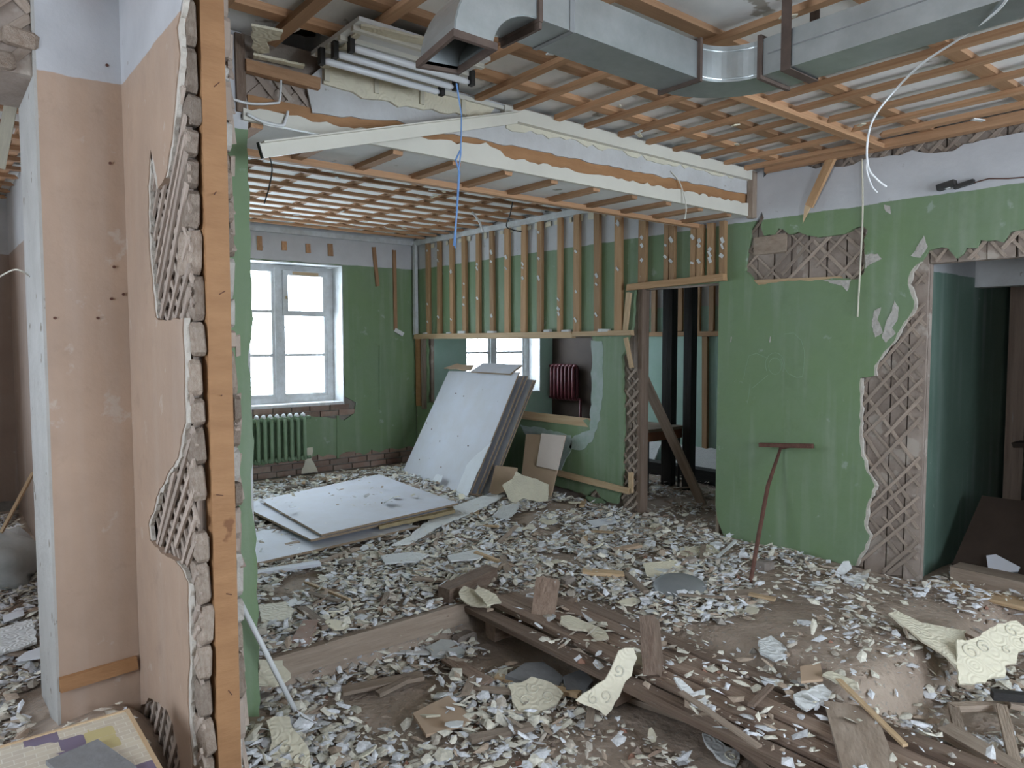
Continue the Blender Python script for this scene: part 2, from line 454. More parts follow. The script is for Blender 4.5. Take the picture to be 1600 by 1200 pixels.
def smooth01(x, a, b):
    t = min(1, max(0, (x - a) / (b - a))); return t * t * (3 - 2 * t)
def ground(u, v):
    n = noise.noise(Vector((u * 1.3, v * 1.3, 0.3))) * 0.03 + noise.noise(Vector((u * 5, v * 5, 3.1))) * 0.012
    back = smooth01(v, 3.50, 3.56)
    mound = smooth01(u, 2.95, 3.35) * smooth01(v, 1.32, 1.55)
    low = -0.20 + 0.05 * smooth01(v, 2.0, 3.4) * smooth01(u, 1.4, 0.8)
    left = smooth01(u, 0.75, 0.55)
    right = smooth01(u, 4.9, 5.1)
    f = max(back, mound, left * 0.8, right)
    hump = 0.05 * mound * math.exp(-((u - 3.9) ** 2 / 0.5 + (v - 1.9) ** 2 / 0.16))
    z = low * (1 - f) + hump + n
    z += 0.16 * math.exp(-((u - 0.55) ** 2 / 0.35 + (v - 3.15) ** 2 / 0.14))
    return z if v < 7.9 else z * max(0.0, (8.15 - v) / 0.25)

def G(px, py, dz=0.0):
    """ground point seen at a pixel"""
    z = 0.0
    for _ in range(6):
        p = P(px, py, 'z', z + dz); z = ground(p.x, p.y)
    return Vector((p.x, p.y, z + dz))

# ================================================================ SETTING
# ---- floor: trampled dirt and old sub-floor, dug out in the front room
def make_floor():
    us = np.arange(-2.8, 7.66, 0.045); vs = np.arange(-2.7, 8.6, 0.045)
    V = [(float(u), float(v), ground(float(u), float(v))) for v in vs for u in us]
    n = len(us); F = [(j*n+i, j*n+i+1, (j+1)*n+i+1, (j+1)*n+i) for j in range(len(vs)-1) for i in range(n-1)]
    me = bpy.data.meshes.new('floor'); me.from_pydata(V, [], F); me.update()
    for p in me.polygons: p.use_smooth = True
    return tag(link('floor', me, 'floor_dirt'), 'dug up dirt floor under the rubble', 'floor', kind='structure')
floor = make_floor()

# ---- ceiling boards
_h = [P(x, y, 'z', CZ) for x, y in ((432,62),(470,46),(500,50),(520,68),(490,98),(440,90))]
hole_c = jag([(p.x, p.y) for p in _h], 0.03, 0.012, 90, True)
ceil = plate('ceiling', [(-2.6, -2.6), (9.0, -2.6), (9.0, 8.7), (-2.6, 8.7)], [hole_c], lambda a, b: (a, b, CZ), (0, 0, 0.12), 'ceiling_board')
_x0, _x1 = min(p[0] for p in hole_c) - .1, max(p[0] for p in hole_c) + .1; _y0, _y1 = min(p[1] for p in hole_c) - .1, max(p[1] for p in hole_c) + .1
_v = MB()      # loft space above the broken boards
_v.box((_x0 - .05, _y0, CZ + .12), (_x0, _y1, CZ + .5)).box((_x1, _y0, CZ + .12), (_x1 + .05, _y1, CZ + .5)).box((_x0 - .05, _y0 - .05, CZ + .12), (_x1 + .05, _y0, CZ + .5)).box((_x0 - .05, _y1, CZ + .12), (_x1 + .05, _y1 + .05, CZ + .5)).box((_x0 - .05, _y0 - .05, CZ + .5), (_x1 + .05, _y1 + .05, CZ + .55))
_v.build('loft_void', 'old_wood', ceil)
tag(ceil, 'white boarded ceiling behind nailed timber battens', 'ceiling', kind='structure')
BT = 0.045
def batten(p, q, w=0.046, h=0.028, m='batten'):
    return piece('batten', p, q, w, h, m, ceil)
z1 = CZ - 0.014; z2 = CZ - 0.042
# front room: lower battens run along V, upper ones along U
u = 0.95
while u < 5.0:
    if u < 2.3:
        batten((u, -2.4, z2), (u, 3.2, z2), 0.05)
    else:
        batten((u, 2.28, z2), (u + RND.uniform(-.02, .02), 3.2, z2))
    u += 0.283
for u in (2.75, 3.04, 3.33, 3.61, 3.90, 4.21, 4.50, 4.78):
    batten((u, -2.4, z2), (u + RND.uniform(-.01, .01), 2.20 + RND.uniform(-.1, .12), z2), 0.052)
batten((3.25, 2.25, z2 - 0.022), (5.03, 2.24, z2 - 0.022), 0.06)
for v in (-1.6, -1.0, -0.42, 0.18, 0.78, 1.38, 1.97, 2.30, 2.62, 2.97):
    batten((0.9, v, z1), (5.04, v + RND.uniform(-.03, .03), z1), 0.075, 0.028)
batten((5.0, 1.0, z2 - 0.01), (5.0, 3.1, z2 - 0.01), 0.06, 0.06)
# back room: lower battens along U, upper ones along V
v = 3.98
while v < 8.1:
    batten((0.84, v, z2), (5.03, v + RND.uniform(-.015, .015), z2), 0.04)
    v += 0.283
for u in np.arange(1.05, 5.0, 0.46):
    batten((u, 3.8, z1), (u + RND.uniform(-.03, .03), 8.15, z1), 0.055, 0.026)
# pink room
for v in np.arange(4.0, 8.1, 0.34):
    batten((-2.4, v, z2), (0.64, v, z2), 0.06)
for u in np.arange(-2.2, 0.6, 0.55):
    batten((u, -2.4, z1), (u, 8.1, z1), 0.06)
# rooms behind the doorway wall
for v in np.arange(2.3, 8.1, 0.4):
    batten((5.25, v, z2), (7.45, v, z2), 0.05)

# ---- window wall (thick masonry with openings)
def rect(a0, a1, b0, b1): return [(a0, b0), (a1, b0), (a1, b1), (a0, b1)]
WIN = [(2.63, 4.02, 0.84, 2.52), (5.86, 7.24, 0.84, 2.52), (0.95, 2.3, 0.84, 2.52), (-1.9, -0.55, 0.84, 2.52)]
f_y = lambda v: (lambda a, b: (a, v, b))
f_x = lambda u: (lambda a, b: (u, a, b))
wall_back = plate('wall_back', rect(-2.7, 9.0, -0.4, 3.1), [rect(*w) for w in WIN], f_y(WY + 0.03), (0, 0.5, 0), 'mortar')
tag(wall_back, 'thick masonry window wall behind the green plaster', 'wall', kind='structure')
# plaster coats, bottom edge broken off
def coat_back(u0, u1, m, holes, zb, seed, left=None):
    low = jag([(u0, zb), (u1, zb)], 0.06, 0.035, seed)
    return plate('plaster', low + [(u1, 2.94), (u0, 2.94)], holes, f_y(WY), (0, 0.03, 0), m, wall_back)
h1 = jag([(4.02, 2.52), (2.63, 2.52), (2.63, 0.80), (2.65, 0.70), (3.3, 0.74), (3.75, 0.68), (4.02, 0.62), (4.16, 0.70), (4.18, 0.84), (4.03, 0.92)], 0.09, 0.008, 3, True)
coat_back(0.84, 5.05, 'paint_green', [h1, rect(*WIN[2])], 0.20, 1)
coat_back(5.2, 7.5, 'paint_green_pale', [rect(*WIN[1])], 0.12, 2)
coat_back(-2.6, 0.66, 'paint_brownpink', [rect(*WIN[3])], 0.10, 4)
# bricks showing at the foot of the wall and under the sill
def brick_row(u0, u1, z, seed):
    r = random.Random(seed); u = u0
    while u < u1:
        L = r.uniform(0.22, 0.26)
        piece('brick', (u, WY + 0.022 + r.uniform(-.006, .006), z), (u + L - 0.014, WY + 0.022 + r.uniform(-.006, .006), z), 0.035, 0.062, 'brick', wall_back, up=(0, 0, 1))
        u += L
for i, z in enumerate((0.045, 0.12, 0.195)): brick_row(2.0 + 0.12 * (i % 2), 5.0, z, 40 + i)
brick_row(2.66, 4.0, 0.79, 50); brick_row(2.72, 4.0, 0.72, 51)
# plaster island left beside the radiator and along the foot
for i, pl in enumerate([[(478, 700), (489, 699), (487, 718), (497, 738), (470, 740), (476, 722)], [(416, 770), (440, 757), (450, 762), (449, 772), (420, 776)]]):
    pts = [P(x, y, 'y', WY - 0.006) for x, y in pl]
    plate('plaster_remnant', jag([(p.x, p.z) for p in pts], 0.04, 0.008, 60 + i, True), [], f_y(WY - 0.008), (0, 0.02, 0), 'cream', wall_back)

# ---- windows
def make_window(name, w, full, label):
    u0, u1, zb, zt = w
    t = bpy.data.objects.new(name, None); COL.objects.link(t); t.location = ((u0+u1)/2, WY + 0.3, zb)
    tag(t, label, 'window', kind='structure')
    # reveals
    for nm, a, b in (('reveal', (u0 - 0.0, WY, zb - 0.02), (u0 + 0.012, WY + 0.5, zt)), ('reveal', (u1 - 0.012, WY, zb - 0.02), (u1, WY + 0.5, zt)),
                     ('reveal', (u0, WY, zt - 0.012), (u1, WY + 0.5, zt))):
        MB().box(a, b).build(nm, 'white_paint', t)
    MB().box((u0 + .012, WY + 0.015, zb - 0.02), (u1 - .012, WY + 0.5, zb + 0.015)).build('sill', 'dust_white', t)
    y0 = WY + 0.26; y1 = y0 + 0.07
    F0, F1, B0, B1 = u0 + 0.03, u1 - 0.06, zb + 0.055, zt - 0.05
    fr = MB()
    fr.box((F0 - .018, y0, B0 - .04), (F0 + .035, y1, B1 + .03)); fr.box((F1 - .035, y0, B0 - .04), (F1 + .045, y1, B1 + .03))
    fr.box((F0 + .035, y0, B1 - .02), (F1 - .035, y1, B1 + .035)); fr.box((F0 + .035, y0, B0 - .04), (F1 - .035, y1, B0 + .03))
    fr.build('frame', 'white_paint', t)
    mid = (F0 + F1) / 2
    MB().box((mid - .045, y0 - .012, B0 - .01), (mid + .045, y1, B1)).build('mullion', 'white_paint', t)
    H = B1 - B0
    zr = [B0 + 0.03, B0 + 0.34 * H, B0 + 0.67 * H, B1 - 0.02]
    for side, (a, b) in enumerate(((F0 + .035, mid - .045), (mid + .045, F1 - .035))):
        sash = MB()
        sash.box((a, y0 + .01, zr[0]), (a + .035, y1 - .01, zr[3])); sash.box((b - .035, y0 + .01, zr[0]), (b, y1 - .01, zr[3]))
        sash.box((a + .035, y0 + .01, zr[0]), (b - .035, y1 - .01, zr[0] + .035)); sash.box((a + .035, y0 + .01, zr[3] - .03), (b - .035, y1 - .01, zr[3]))
        for zz in zr[1:3]: sash.box((a + .035, y0 + .01, zz - .016), (b - .035, y1 - .01, zz + .016))
        sash.build('sash', 'white_paint', t)
        for k in range(3):
            MB().box((a + .036, y0 + .034, zr[k] + .017), (b - .036, y0 + .038, zr[k+1] - .017)).build('pane', 'glass', t)
        if side == 1 and full:      # small ventilation sash, top right
            vs = MB(); z_0, z_1 = zr[2] - .05, zr[3] - 0.005
            for A, B in (((a + .005, y0 - .035, z_0), (a + .065, y0 + .008, z_1)), ((b - .065, y0 - .035, z_0), (b - .005, y0 + .008, z_1)),
                         ((a + .065, y0 - .035, z_0), (b - .065, y0 + .008, z_0 + .06)), ((a + .065, y0 - .035, z_1 - .06), (b - .065, y0 + .008, z_1))): vs.box(A, B)
            o = vs.build('vent_sash', 'white_paint', t)
            MB().box((a + .12, y0 - .04, z_1 - .05), (b - .12, y0 - .036, z_1 - .015)).build('bare_wood_patch', 'fresh_wood', o)
            MB().box((a + .03, y0 - .05, z_0 + .2), (a + .05, y0 - .036, z_0 + .235)).build('latch', 'yellow_foam', o)
    return t
make_window('window_1', WIN[0], True, 'white six pane casement window above the green radiator')
make_window('window_2', WIN[1], True, 'white casement window seen through the long wall hatch')
make_window('window_3', WIN[2], False, 'white casement window in the corner hidden by the green pier')
# security grilles outside: fans of thin bars
def grille(w, name, label):
    u0, u1, zb, zt = w; y = WY + 0.47
    t = thing(name, label, 'window grille', ((u0+u1)/2, y, zb))
    for k in range(13):
        a = math.radians(4 + 13.5 * k * 0.52)
        d = Vector((math.cos(a), 0, math.sin(a)))
        c = Vector((u0 + 0.02, y, zb + 0.08)); L = min((u1 - .02 - c.x) / max(d.x, 1e-3), (zt - .02 - c.z) / max(d.z, 1e-3))
        MB().tube([c, c + d * L], 0.006, 6).build('bar', 'white_plastic', t)
grille(WIN[0], 'window_grille', 'pale thin fan shaped security bars outside the window above the green radiator')
grille(WIN[1], 'window_grille', 'pale thin fan shaped security bars outside the window behind the hatch')
for w in WIN: portal(((w[0]+w[1])/2, WY + 0.56, (w[2]+w[3])/2), (-math.pi/2, 0, 0), w[1]-w[0], w[3]-w[2])

# ---- walls behind and beside the camera, with the windows that light the front room
FW = [(1.0, 2.3, 0.8, 2.5), (3.2, 4.7, 0.8, 2.5)]
wf = plate('wall_front', rect(-2.7, 9.0, -0.4, 3.1), [rect(*w) for w in FW], f_y(-2.5), (0, -0.4, 0), 'whitewash')
tag(wf, 'street side wall behind the camera', 'wall', kind='structure')
for w in FW: portal(((w[0]+w[1])/2, -2.95, (w[2]+w[3])/2), (math.pi/2, 0, 0), w[1]-w[0], w[3]-w[2])
LW = [(1.0, 2.2, 0.8, 2.5)]
wl = plate('wall_left', rect(-2.9, 8.7, -0.4, 3.1), [rect(*w) for w in LW], f_x(-2.55), (-0.4, 0, 0), 'whitewash')
tag(wl, 'outer wall of the pink room', 'wall', kind='structure')
for w in LW: portal((-3.0, (w[0]+w[1])/2, (w[2]+w[3])/2), (0, -math.pi/2, 0), w[3]-w[2], w[1]-w[0])

# ---- the wall with doorways and hatch
R = lambda x, y: (lambda p: (p.y, p.z))(P(x, y, 'x', WX))
DR = (0.95, 1.955, 2.10)     # right doorway V0,V1,top
DM = (3.53, 4.37, 2.06)      # middle doorway
HT = (4.96, 7.93, 0.82, 1.63)
core = [(-2.6, -0.3), (DR[0], -0.3), (DR[0], DR[2]), (DR[1], DR[2]), (DR[1], -0.3), (DM[0], -0.3), (DM[0], DM[2]), (DM[1], DM[2]), (DM[1], -0.3), (8.2, -0.3), (8.2, 2.95), (-2.6, 2.95)]
wall_right = plate('wall_right', core, [rect(*HT)], f_x(5.115), (0.045, 0, 0), 'lath_board')
tag(wall_right, 'green painted partition wall with two doorways and a long hatch', 'wall', kind='structure')

door_edge = [R(*p) for p in [(1336,884),(1341,872),(1350,859),(1359,837),(1350,822),(1356,784),(1367,759),(1353,737),(1344,703),(1343,650),(1344,591),(1366,587),(1366,572),(1381,550),(1397,531),(1412,503),(1428,481),(1425,462),(1417,444),(1422,425),(1437,409),(1450,391),(1462,387),(1481,387),(1494,403),(1503,397),(1509,386),(1525,387),(1531,375),(1566,378),(1578,362),(1599,358)]]
top_edge = [R(*p) for p in [(1600,206),(1550,218),(1506,228),(1459,242),(1425,237),(1390,243),(1359,247),(1319,259),(1275,262),(1247,259),(1210,265),(1192,278)]]
base = [R(*p) for p in [(1131,838),(1180,850),(1250,867),(1310,880)]]
outer = ([(-2.6, 2.90)] + jag(top_edge, 0.05, 0.012, 5) + [(3.15, 2.93), (8.19, 2.93), (8.19, 0.15)] +
         jag([(6.3, 0.14), (4.62, 0.06), (4.56, 0.20), (4.55, 0.9), (4.57, 1.45), (4.50, 1.62), (4.44, 1.75), (4.42, 2.07)], 0.06, 0.012, 6) +
         [(DM[0] - 0.005, 2.075)] + jag([(DM[0] - 0.005, 0.25), (DM[0] - 0.03, 0.12)], 0.08, 0.01, 61) +
         jag(base, 0.06, 0.008, 62) + jag(door_edge, 0.035, 0.007, 7) + [(0.9, 2.25), (0.9, -0.28), (-2.6, -0.28)])
up_hole = [R(1100 + x / 3.2, 250 + y / 3.2) for x, y in [(235,345),(285,260),(300,290),(282,330),(300,378),(350,374),(372,340),(400,350),(430,375),(470,362),(520,375),(570,385),(640,380),(700,370),(740,348),(790,330),(818,352),(800,400),(805,470),(800,560),(770,598),(690,590),(600,595),(540,602),(400,605),(270,625),(230,580),(205,555),(215,470),(230,400)]]
low_hole = [R(*p) for p in [(914,778),(922,770),(930,764),(938,776),(944,786),(928,788)]]
hatch_hole = jag([(HT[0]-.01, HT[2]), (7.93, 0.80), (7.93, 1.66), (HT[0] + .02, 1.66), (HT[0]-.05, 1.5), (HT[0]-.02, 1.2)], 0.08, 0.018, 8, True)
pl_r = plate('plaster', outer, [hatch_hole, jag(up_hole, 0.03, 0.004, 9, True), jag(low_hole, 0.03, 0.006, 10, True)], f_x(WX), (0.035, 0, 0), 'paint_green', wall_right)
# bare plaster margin round the hatch
mg = [R(*p) for p in [(924,532),(941,533),(943,600),(937,655),(925,690),(905,705),(890,700),(893,684),(922,672),(925,600)]]
plate('bare_plaster', jag(mg, 0.05, 0.012, 12, True), [], f_x(WX - 0.004), (0.004, 0, 0), 'plaster_faded', wall_right)
mg = [R(*p) for p in [(812,664),(840,668),(892,680),(893,700),(886,716),(876,738),(866,728),(850,700),(830,690)]]
plate('bare_plaster', jag(mg, 0.05, 0.012, 13, True), [], f_x(WX - 0.004), (0.004, 0, 0), 'plaster_faded', wall_right)
for i, pl in enumerate([[(1384,503),(1392,490),(1398,470),(1404,480),(1402,500),(1394,512),(1399,520),(1385,535),(1378,528)], [(1352,398),(1372,396),(1378,404),(1360,412),(1352,420)],
                        [(1424,400),(1444,368),(1450,385),(1438,403)], [(1381,320),(1391,322),(1392,335),(1384,330)], [(1366,485),(1376,480),(1372,500),(1380,520),(1368,527),(1362,505)], [(1285,438),(1330,437),(1324,455),(1316,447)]]):
    plate('peeled_patch', jag([R(*p) for p in pl], 0.02, 0.004, 70 + i, True), [], f_x(WX - 0.003), (0.003, 0, 0), 'plaster_edge', wall_right)
for a in range(len(door_edge) - 1):       # broken lip of undercoat along the torn edge
    (v0, z0), (v1, z1_) = door_edge[a], door_edge[a + 1]
    if abs(z0 - z1_) < 0.04 or v1 < 1.97: continue
    plate('undercoat', jag([(v0 - .016, z0), (v1 - .016, z1_)], 0.025, 0.008, 500 + a) + [(v1 + .03, z1_), (v0 + .03, z0)], [], f_x(WX + 0.006), (0.02, 0, 0), 'cream_plaster', wall_right)
# vertical boards behind the broken plaster
def boards(edges, z0, z1, seed):
    r = random.Random(seed)
    for a, b in zip(edges[:-1], edges[1:]):
        x = 5.098 + r.uniform(-.004, .004)
        piece('board', (x, (a+b)/2, z0), (x, (a+b)/2, z1), abs(b - a) - 0.010, 0.026, 'lath_board', wall_right, up=(1, 0, 0))
e1 = [R(x, 700)[0] for x in (1441, 1412, 1384, 1350, 1322)]
boards(e1, 0.0, 2.36, 1)
boards([0.98 + 0.163 * i for i in range(7)], 2.102, 2.46, 2)
boards([2.36 + 0.14 * i for i in range(8)], 1.98, 2.60, 3)
boards([-0.6 + 0.165 * i for i in range(23)], 2.62, 2.94, 4)
boards([4.375, 4.47, 4.585], 0.0, 2.06, 5)
boards([4.75, 4.88, 5.02, 5.15], 0.05, 0.5, 6)
# laths over the boards
P1 = [(DR[1] + 0.01, 0.02)] + [p for p in door_edge] + [(1.3, 2.11), (DR[1] + 0.01, 2.11)]
f_l = f_x(5.083)
lattice(P1, f_l, (-1, 0, 0), wall_right, 'lath', 0.082, 0.021, seed=11, ext=0.0, ang=50)
lattice(up_hole, f_l, (-1, 0, 0), wall_right, 'lath', 0.09, 0.02, seed=12, skip=0.2)
lattice([(0.6, 2.88), (0.6, 2.78)] + [(a, b - 0.02) for a, b in top_edge] + [(3.05, 2.90)], f_l, (-1, 0, 0), wall_right, 'lath', 0.08, 0.024, seed=13)
lattice([(4.385, 0.02), (4.58, 0.02), (4.56, 0.9), (4.56, 1.35), (4.385, 1.35)], f_l, (-1, 0, 0), wall_right, 'lath', 0.075, 0.022, seed=14, skip=0.0, ext=0)
lattice(low_hole, f_l, (-1, 0, 0), wall_right, 'lath', 0.07, 0.025, seed=15, skip=0)
piece('board', (5.07, 2.52, 2.03), (5.07, 3.22, 2.05), 0.05, 0.03, 'fresh_wood', wall_right, up=(1, 0, 0))
piece('board', (5.07, 2.95, 2.34), (5.07, 3.22, 2.34), 0.14, 0.025, 'grey_wood', wall_right, up=(1, 0, 0))
# door posts
piece('door_post', (5.12, DR[1] + 0.02, -0.1), (5.12, DR[1] + 0.02, 2.1), 0.07, 0.03, 'lath', wall_right, up=(0, 1, 0))
piece('door_post', (5.12, DM[1] + 0.005, -0.05), (5.12, DM[1] + 0.005, 2.08), 0.10, 0.05, 'old_wood', wall_right, up=(0, 1, 0))
piece('door_post', (5.12, DM[0] - 0.01, -0.05), (5.12, DM[0] - 0.01, 2.06), 0.09, 0.03, 'grey_wood', wall_right, up=(0, 1, 0))
# battens on the upper wall
BX = WX - 0.022
zh = 1.66
for i, (x, w) in enumerate([(670,9),(687,8),(707,9),(727,10),(748,9),(770,9),(793,11),(819,11),(844,11),(875,8),(902,12),(934,12),(967,14),(1004,15),(1041,9),(1050,9),(1083,9),(1093,10),(1110,10),(1129,10)]):
    p = P(x, 480, 'x', BX); d = (p - Vector((0, 0, CH))).length
    lo = zh + 0.025 if x < 980 else 2.125
    hi = 2.84 if p.y > 3.8 else 2.56
    piece('batten', (BX, p.y, lo), (BX + RND.uniform(-.003, .003), p.y + RND.uniform(-.012, .012), hi), max(0.045, w * d / FPX * 1.0), 0.04, 'wall_batten', wall_right, up=(1, 0, 0))
    for k in range(3):    # torn scraps of tile left under the staples
        zz = RND.uniform(lo + .1, hi - .1)
        piece('tile_scrap', (BX - .024, p.y - .012, zz), (BX - .024, p.y + RND.uniform(.004, .02), zz + RND.uniform(.01, .05)), RND.uniform(.015, .03), 0.006, 'foam_white', wall_right, up=(1, 0, 0))
piece('batten', (BX - .01, 5.2, zh), (BX - .01, 8.15, zh), 0.06, 0.06, 'fresh_wood', wall_right, up=(1, 0, 0))
piece('batten', (BX - .01, 4.42, zh + .015), (BX - .01, 5.19, zh + .01), 0.045, 0.05, 'fresh_wood', wall_right, up=(1, 0, 0))
piece('batten', (BX - .02, 3.44, 2.11), (BX - .02, 4.47, 2.085), 0.055, 0.05, 'wall_batten', wall_right, up=(1, 0, 0))
piece('batten', (BX + .05, 4.955, 0.795), (BX + .0, 6.4, 0.80), 0.085, 0.05, 'fresh_wood', wall_right, up=(1, 0, 0))
piece('batten', (BX, 8.09, 0.75), (BX, 8.09, 1.63), 0.11, 0.04, 'orange_wood', wall_right, up=(1, 0, 0))
piece('batten', (BX, 7.97, 0.72), (BX, 7.97, 1.63), 0.05, 0.05, 'grey_wood', wall_right, up=(1, 0, 0))
piece('batten', (BX - .02, 8.13, 1.68), (BX - .02, 8.13, 2.85), 0.05, 0.05, 'white_paint', wall_right, up=(1, 0, 0))
for i in range(9):    # crumbs of tile lying on the ledge batten
    v = RND.uniform(4.6, 7.9)
    piece('tile_scrap', (BX - .012, v, zh + .04), (BX - .012, v + RND.uniform(.05, .14), zh + .04), .05, RND.uniform(.015, .04), 'foam_white', wall_right, up=(0, 0, 1))
# cornice strips of the back room
MB().box((WX - 0.045, 3.79, 2.835), (WX - 0.002, WY - 0.002, 2.895)).build('cornice', 'white_paint', wall_right)
MB().box((0.84, WY - 0.045, 2.835), (WX - 0.046, WY - 0.002, 2.895)).build('cornice', 'white_paint', wall_back)
for i in range(26):
    v = 4.0 + i * 0.155
    piece('tile_scrap', (WX - .012, v, 2.80), (WX - .012, v + RND.uniform(.03, .1), 2.80 + RND.uniform(-.01, .01)), RND.uniform(.03, .07), .008, 'foam', wall_right, up=(1, 0, 0))
# stubs and hanging strips on the window wall
for x, ya, yb in ((405,369,391),(444,377,391),(481,381,395),(516,381,400)):
    a = P(x, ya, 'y', WY - .012); b = P(x + 0.5, yb, 'y', WY - .012)
    piece('batten_stub', a, b, 0.06, 0.02, 'batten', wall_back, up=(0, 1, 0))
for x, ya, x2, yb in ((584,386,590,447),(616,391,618,515)):
    a = P(x, ya, 'y', WY - .016); b = P(x2, yb, 'y', WY - .016)
    piece('batten', a, b, 0.045, 0.03, 'batten', wall_back, up=(0, 1, 0))
piece('tile_scrap', P(617, 515, 'y', WY - .03), P(630, 523, 'y', WY - .05), .05, .02, 'foam_white', wall_back, up=(0, 1, 0))
# pipe chase lines on the window wall
for (xa, ya, xb, yb) in ((594, 540, 594, 640), (528, 650, 528, 716)):
    piece('pipe_chase', P(xa, ya, 'y', WY - .006), P(xb, yb, 'y', WY - .006), .03, .012, 'paint_green', wall_back, up=(0, 1, 0))

# chalk scribble of a flower
def ribbon(pts, w=0.004):
    m = MB()
    for a, b in zip(pts[:-1], pts[1:]):
        m.bar(a, b, w, 0.0015, up=(1, 0, 0))
    return m
def chalk(pts, name='chalk_line'):
    return ribbon([P(x, y, 'x', WX - 0.0012) for x, y in pts]).build(name, 'chalk', pl_r and wall_right)
cx, cy = 1211, 572
chalk([(cx + 10 * math.cos(t), cy + 13 * math.sin(t)) for t in np.linspace(0, 6.28, 17)])
chalk([(cx + 15 * math.cos(t), cy - 2 + 19 * math.sin(t)) for t in np.linspace(2.6, 6.9, 13)])
chalk([(1225,522),(1240,520),(1252,532),(1257,550),(1256,572),(1254,588),(1245,590),(1232,584),(1224,572),(1220,560)])
chalk([(1200,560),(1182,552),(1170,556),(1165,575),(1162,592)]); chalk([(1200,586),(1188,596),(1176,606)]); chalk([(1172,600),(1168,630)])

# ---- rooms beyond
wf2 = MB().box((7.5, -1.6, -0.3), (7.7, 8.7, 2.95)).build('wall_far', 'paint_green_pale')
tag(wf2, 'pale green far wall of the room behind the doorway', 'wall', kind='structure')
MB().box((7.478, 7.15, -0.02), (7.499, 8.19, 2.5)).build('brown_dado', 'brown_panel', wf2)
FX = 7.48
for x in (1006, 1022, 1063, 1091, 1112, 1127):
    p = P(x, 490, 'x', FX)
    piece('batten', (FX, p.y, 1.72), (FX, p.y, 2.85), 0.07, 0.04, 'wall_batten', wf2, up=(1, 0, 0))
piece('batten', (FX, 4.7, 1.69), (FX, 6.9, 1.69), 0.06, 0.045, 'wall_batten', wf2, up=(1, 0, 0))
p = P(1103, 620, 'x', FX); piece('batten', (FX, p.y, 0.05), (FX, p.y + .02, 1.66), 0.07, 0.04, 'wall_batten', wf2, up=(1, 0, 0))
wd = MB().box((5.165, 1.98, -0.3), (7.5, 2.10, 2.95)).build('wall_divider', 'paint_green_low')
tag(wd, 'dark green side wall inside the right doorway', 'wall', kind='structure')
wi = MB().box((5.97, -1.6, 1.99), (6.12, 1.98, 2.95)).build('wall_inner', 'whitewash')
tag(wi, 'white lintel wall over the inner opening', 'wall', kind='structure')
we = plate('wall_end', rect(5.165, 7.6, -0.3, 2.95), [rect(6.5, 7.1, 0.9, 1.9)], f_y(-1.6), (0, -0.15, 0), 'paint_green_low')  # unseen window opening, added to brighten the dark side room
portal((6.8, -1.8, 1.4), (math.pi/2, 0, 0), 0.6, 1.0)  # portal for the added opening
tag(we, 'dark end wall of the side room', 'wall', kind='structure')
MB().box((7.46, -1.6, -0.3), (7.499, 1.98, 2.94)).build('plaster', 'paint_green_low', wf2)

# ---- pier carrying the beam
pier = MB().box((0.385, BY + 0.015, -0.35), (1.135, 3.77, 2.95)).build('wall_pier', 'mortar')
tag(pier, 'masonry pier between the pink and the green room', 'wall', kind='structure')
MB().box((0.37, BY, -0.35), (PX, BY + 0.015, 2.95)).build('pink_plaster', 'paint_pink', pier)
MB().box((0.36, BY + 0.001, -0.35), (0.37, 3.78, 2.95)).build('whitewashed_side', 'whitewash_dirty', pier)
ge = jag([(1.15, -0.3), (1.148, 0.7), (1.125, 0.95), (1.145, 1.15), (1.13, 1.5), (1.15, 1.7), (1.15, 2.66), (1.12, 2.78), (1.13, 2.94)], 0.05, 0.006, 20)
plate('green_plaster', [(0.835, -0.3)] + ge + [(0.835, 2.94)], [], f_y(BY), (0, 0.02, 0), 'paint_green', pier)
MB().box((1.135, BY + 0.02, -0.3), (1.147, 3.77, 2.94)).build('side_plaster', 'whitewash', pier)
piece('skirting', (0.368, BY - 0.012, 0.262), (PX - 0.012, BY - 0.012, 0.275), 0.055, 0.022, 'orange_wood', pier, up=(0, 1, 0))
for (x, y) in ((167,102),(172,255),(178,417),(193,460),(86,497),(153,497),(174,467)):
    p = P(x, y, 'y', BY - .002)
    MB().tube([p, p + Vector((0, -.004, 0))], 0.006, 7).build('plug_hole', 'rust', pier)

# ---- partition: pink on this side, cut open at its near end
wall_part = plate('wall_partition', rect(PE + 0.05, BY, -0.35, 2.95), [], f_x(0.70), (0.09, 0, 0), 'lath_board')
tag(wall_part, 'cut open partition wall with pink plaster and bare laths', 'wall', kind='structure')
MB().box((0.66, 3.78, -0.3), (0.83, 8.2, 2.95)).build('far_part', 'paint_brownpink', wall_part)
MB().box((0.83, 3.78, -0.3), (0.836, 8.2, 2.95)).build('green_coat', 'paint_green', wall_part)
Q = lambda x, y: (lambda p: (p.y, p.z))(P(x, y, 'x', PX))
pe = [Q(*p) for p in [(284,0),(276,43),(280,83),(273,160),(267,217),(258,277),(247,293),(240,253),(234,233),(231,290),(231,347),(233,400),(238,450),(243,497),(263,500),(285,497),(287,567),(288,660),(277,717),(263,737),(244,777),(238,800),(231,820),(234,843),(253,863),(277,880),(293,910),(293,960),(295,1033),(293,1100),(299,1193)]]
pe_low = [(2.50, -0.3)]
pouter = [(BY, 2.94)] + [(pe[0][0], 2.94)] + jag(pe, 0.03, 0.006, 21) + pe_low + [(BY, -0.3)]
lowp = [Q(*p) for p in [(215,1125),(222,1103),(232,1092),(248,1098),(260,1110),(270,1130),(281,1190),(282,1212),(228,1225)]]
plate('pink_plaster', pouter, [jag(lowp, 0.05, 0.006, 22, True)], f_x(PX), (0.022, 0, 0), 'paint_pink', wall_part)
pe2 = [(a - 0.022, b) for a, b in pe]
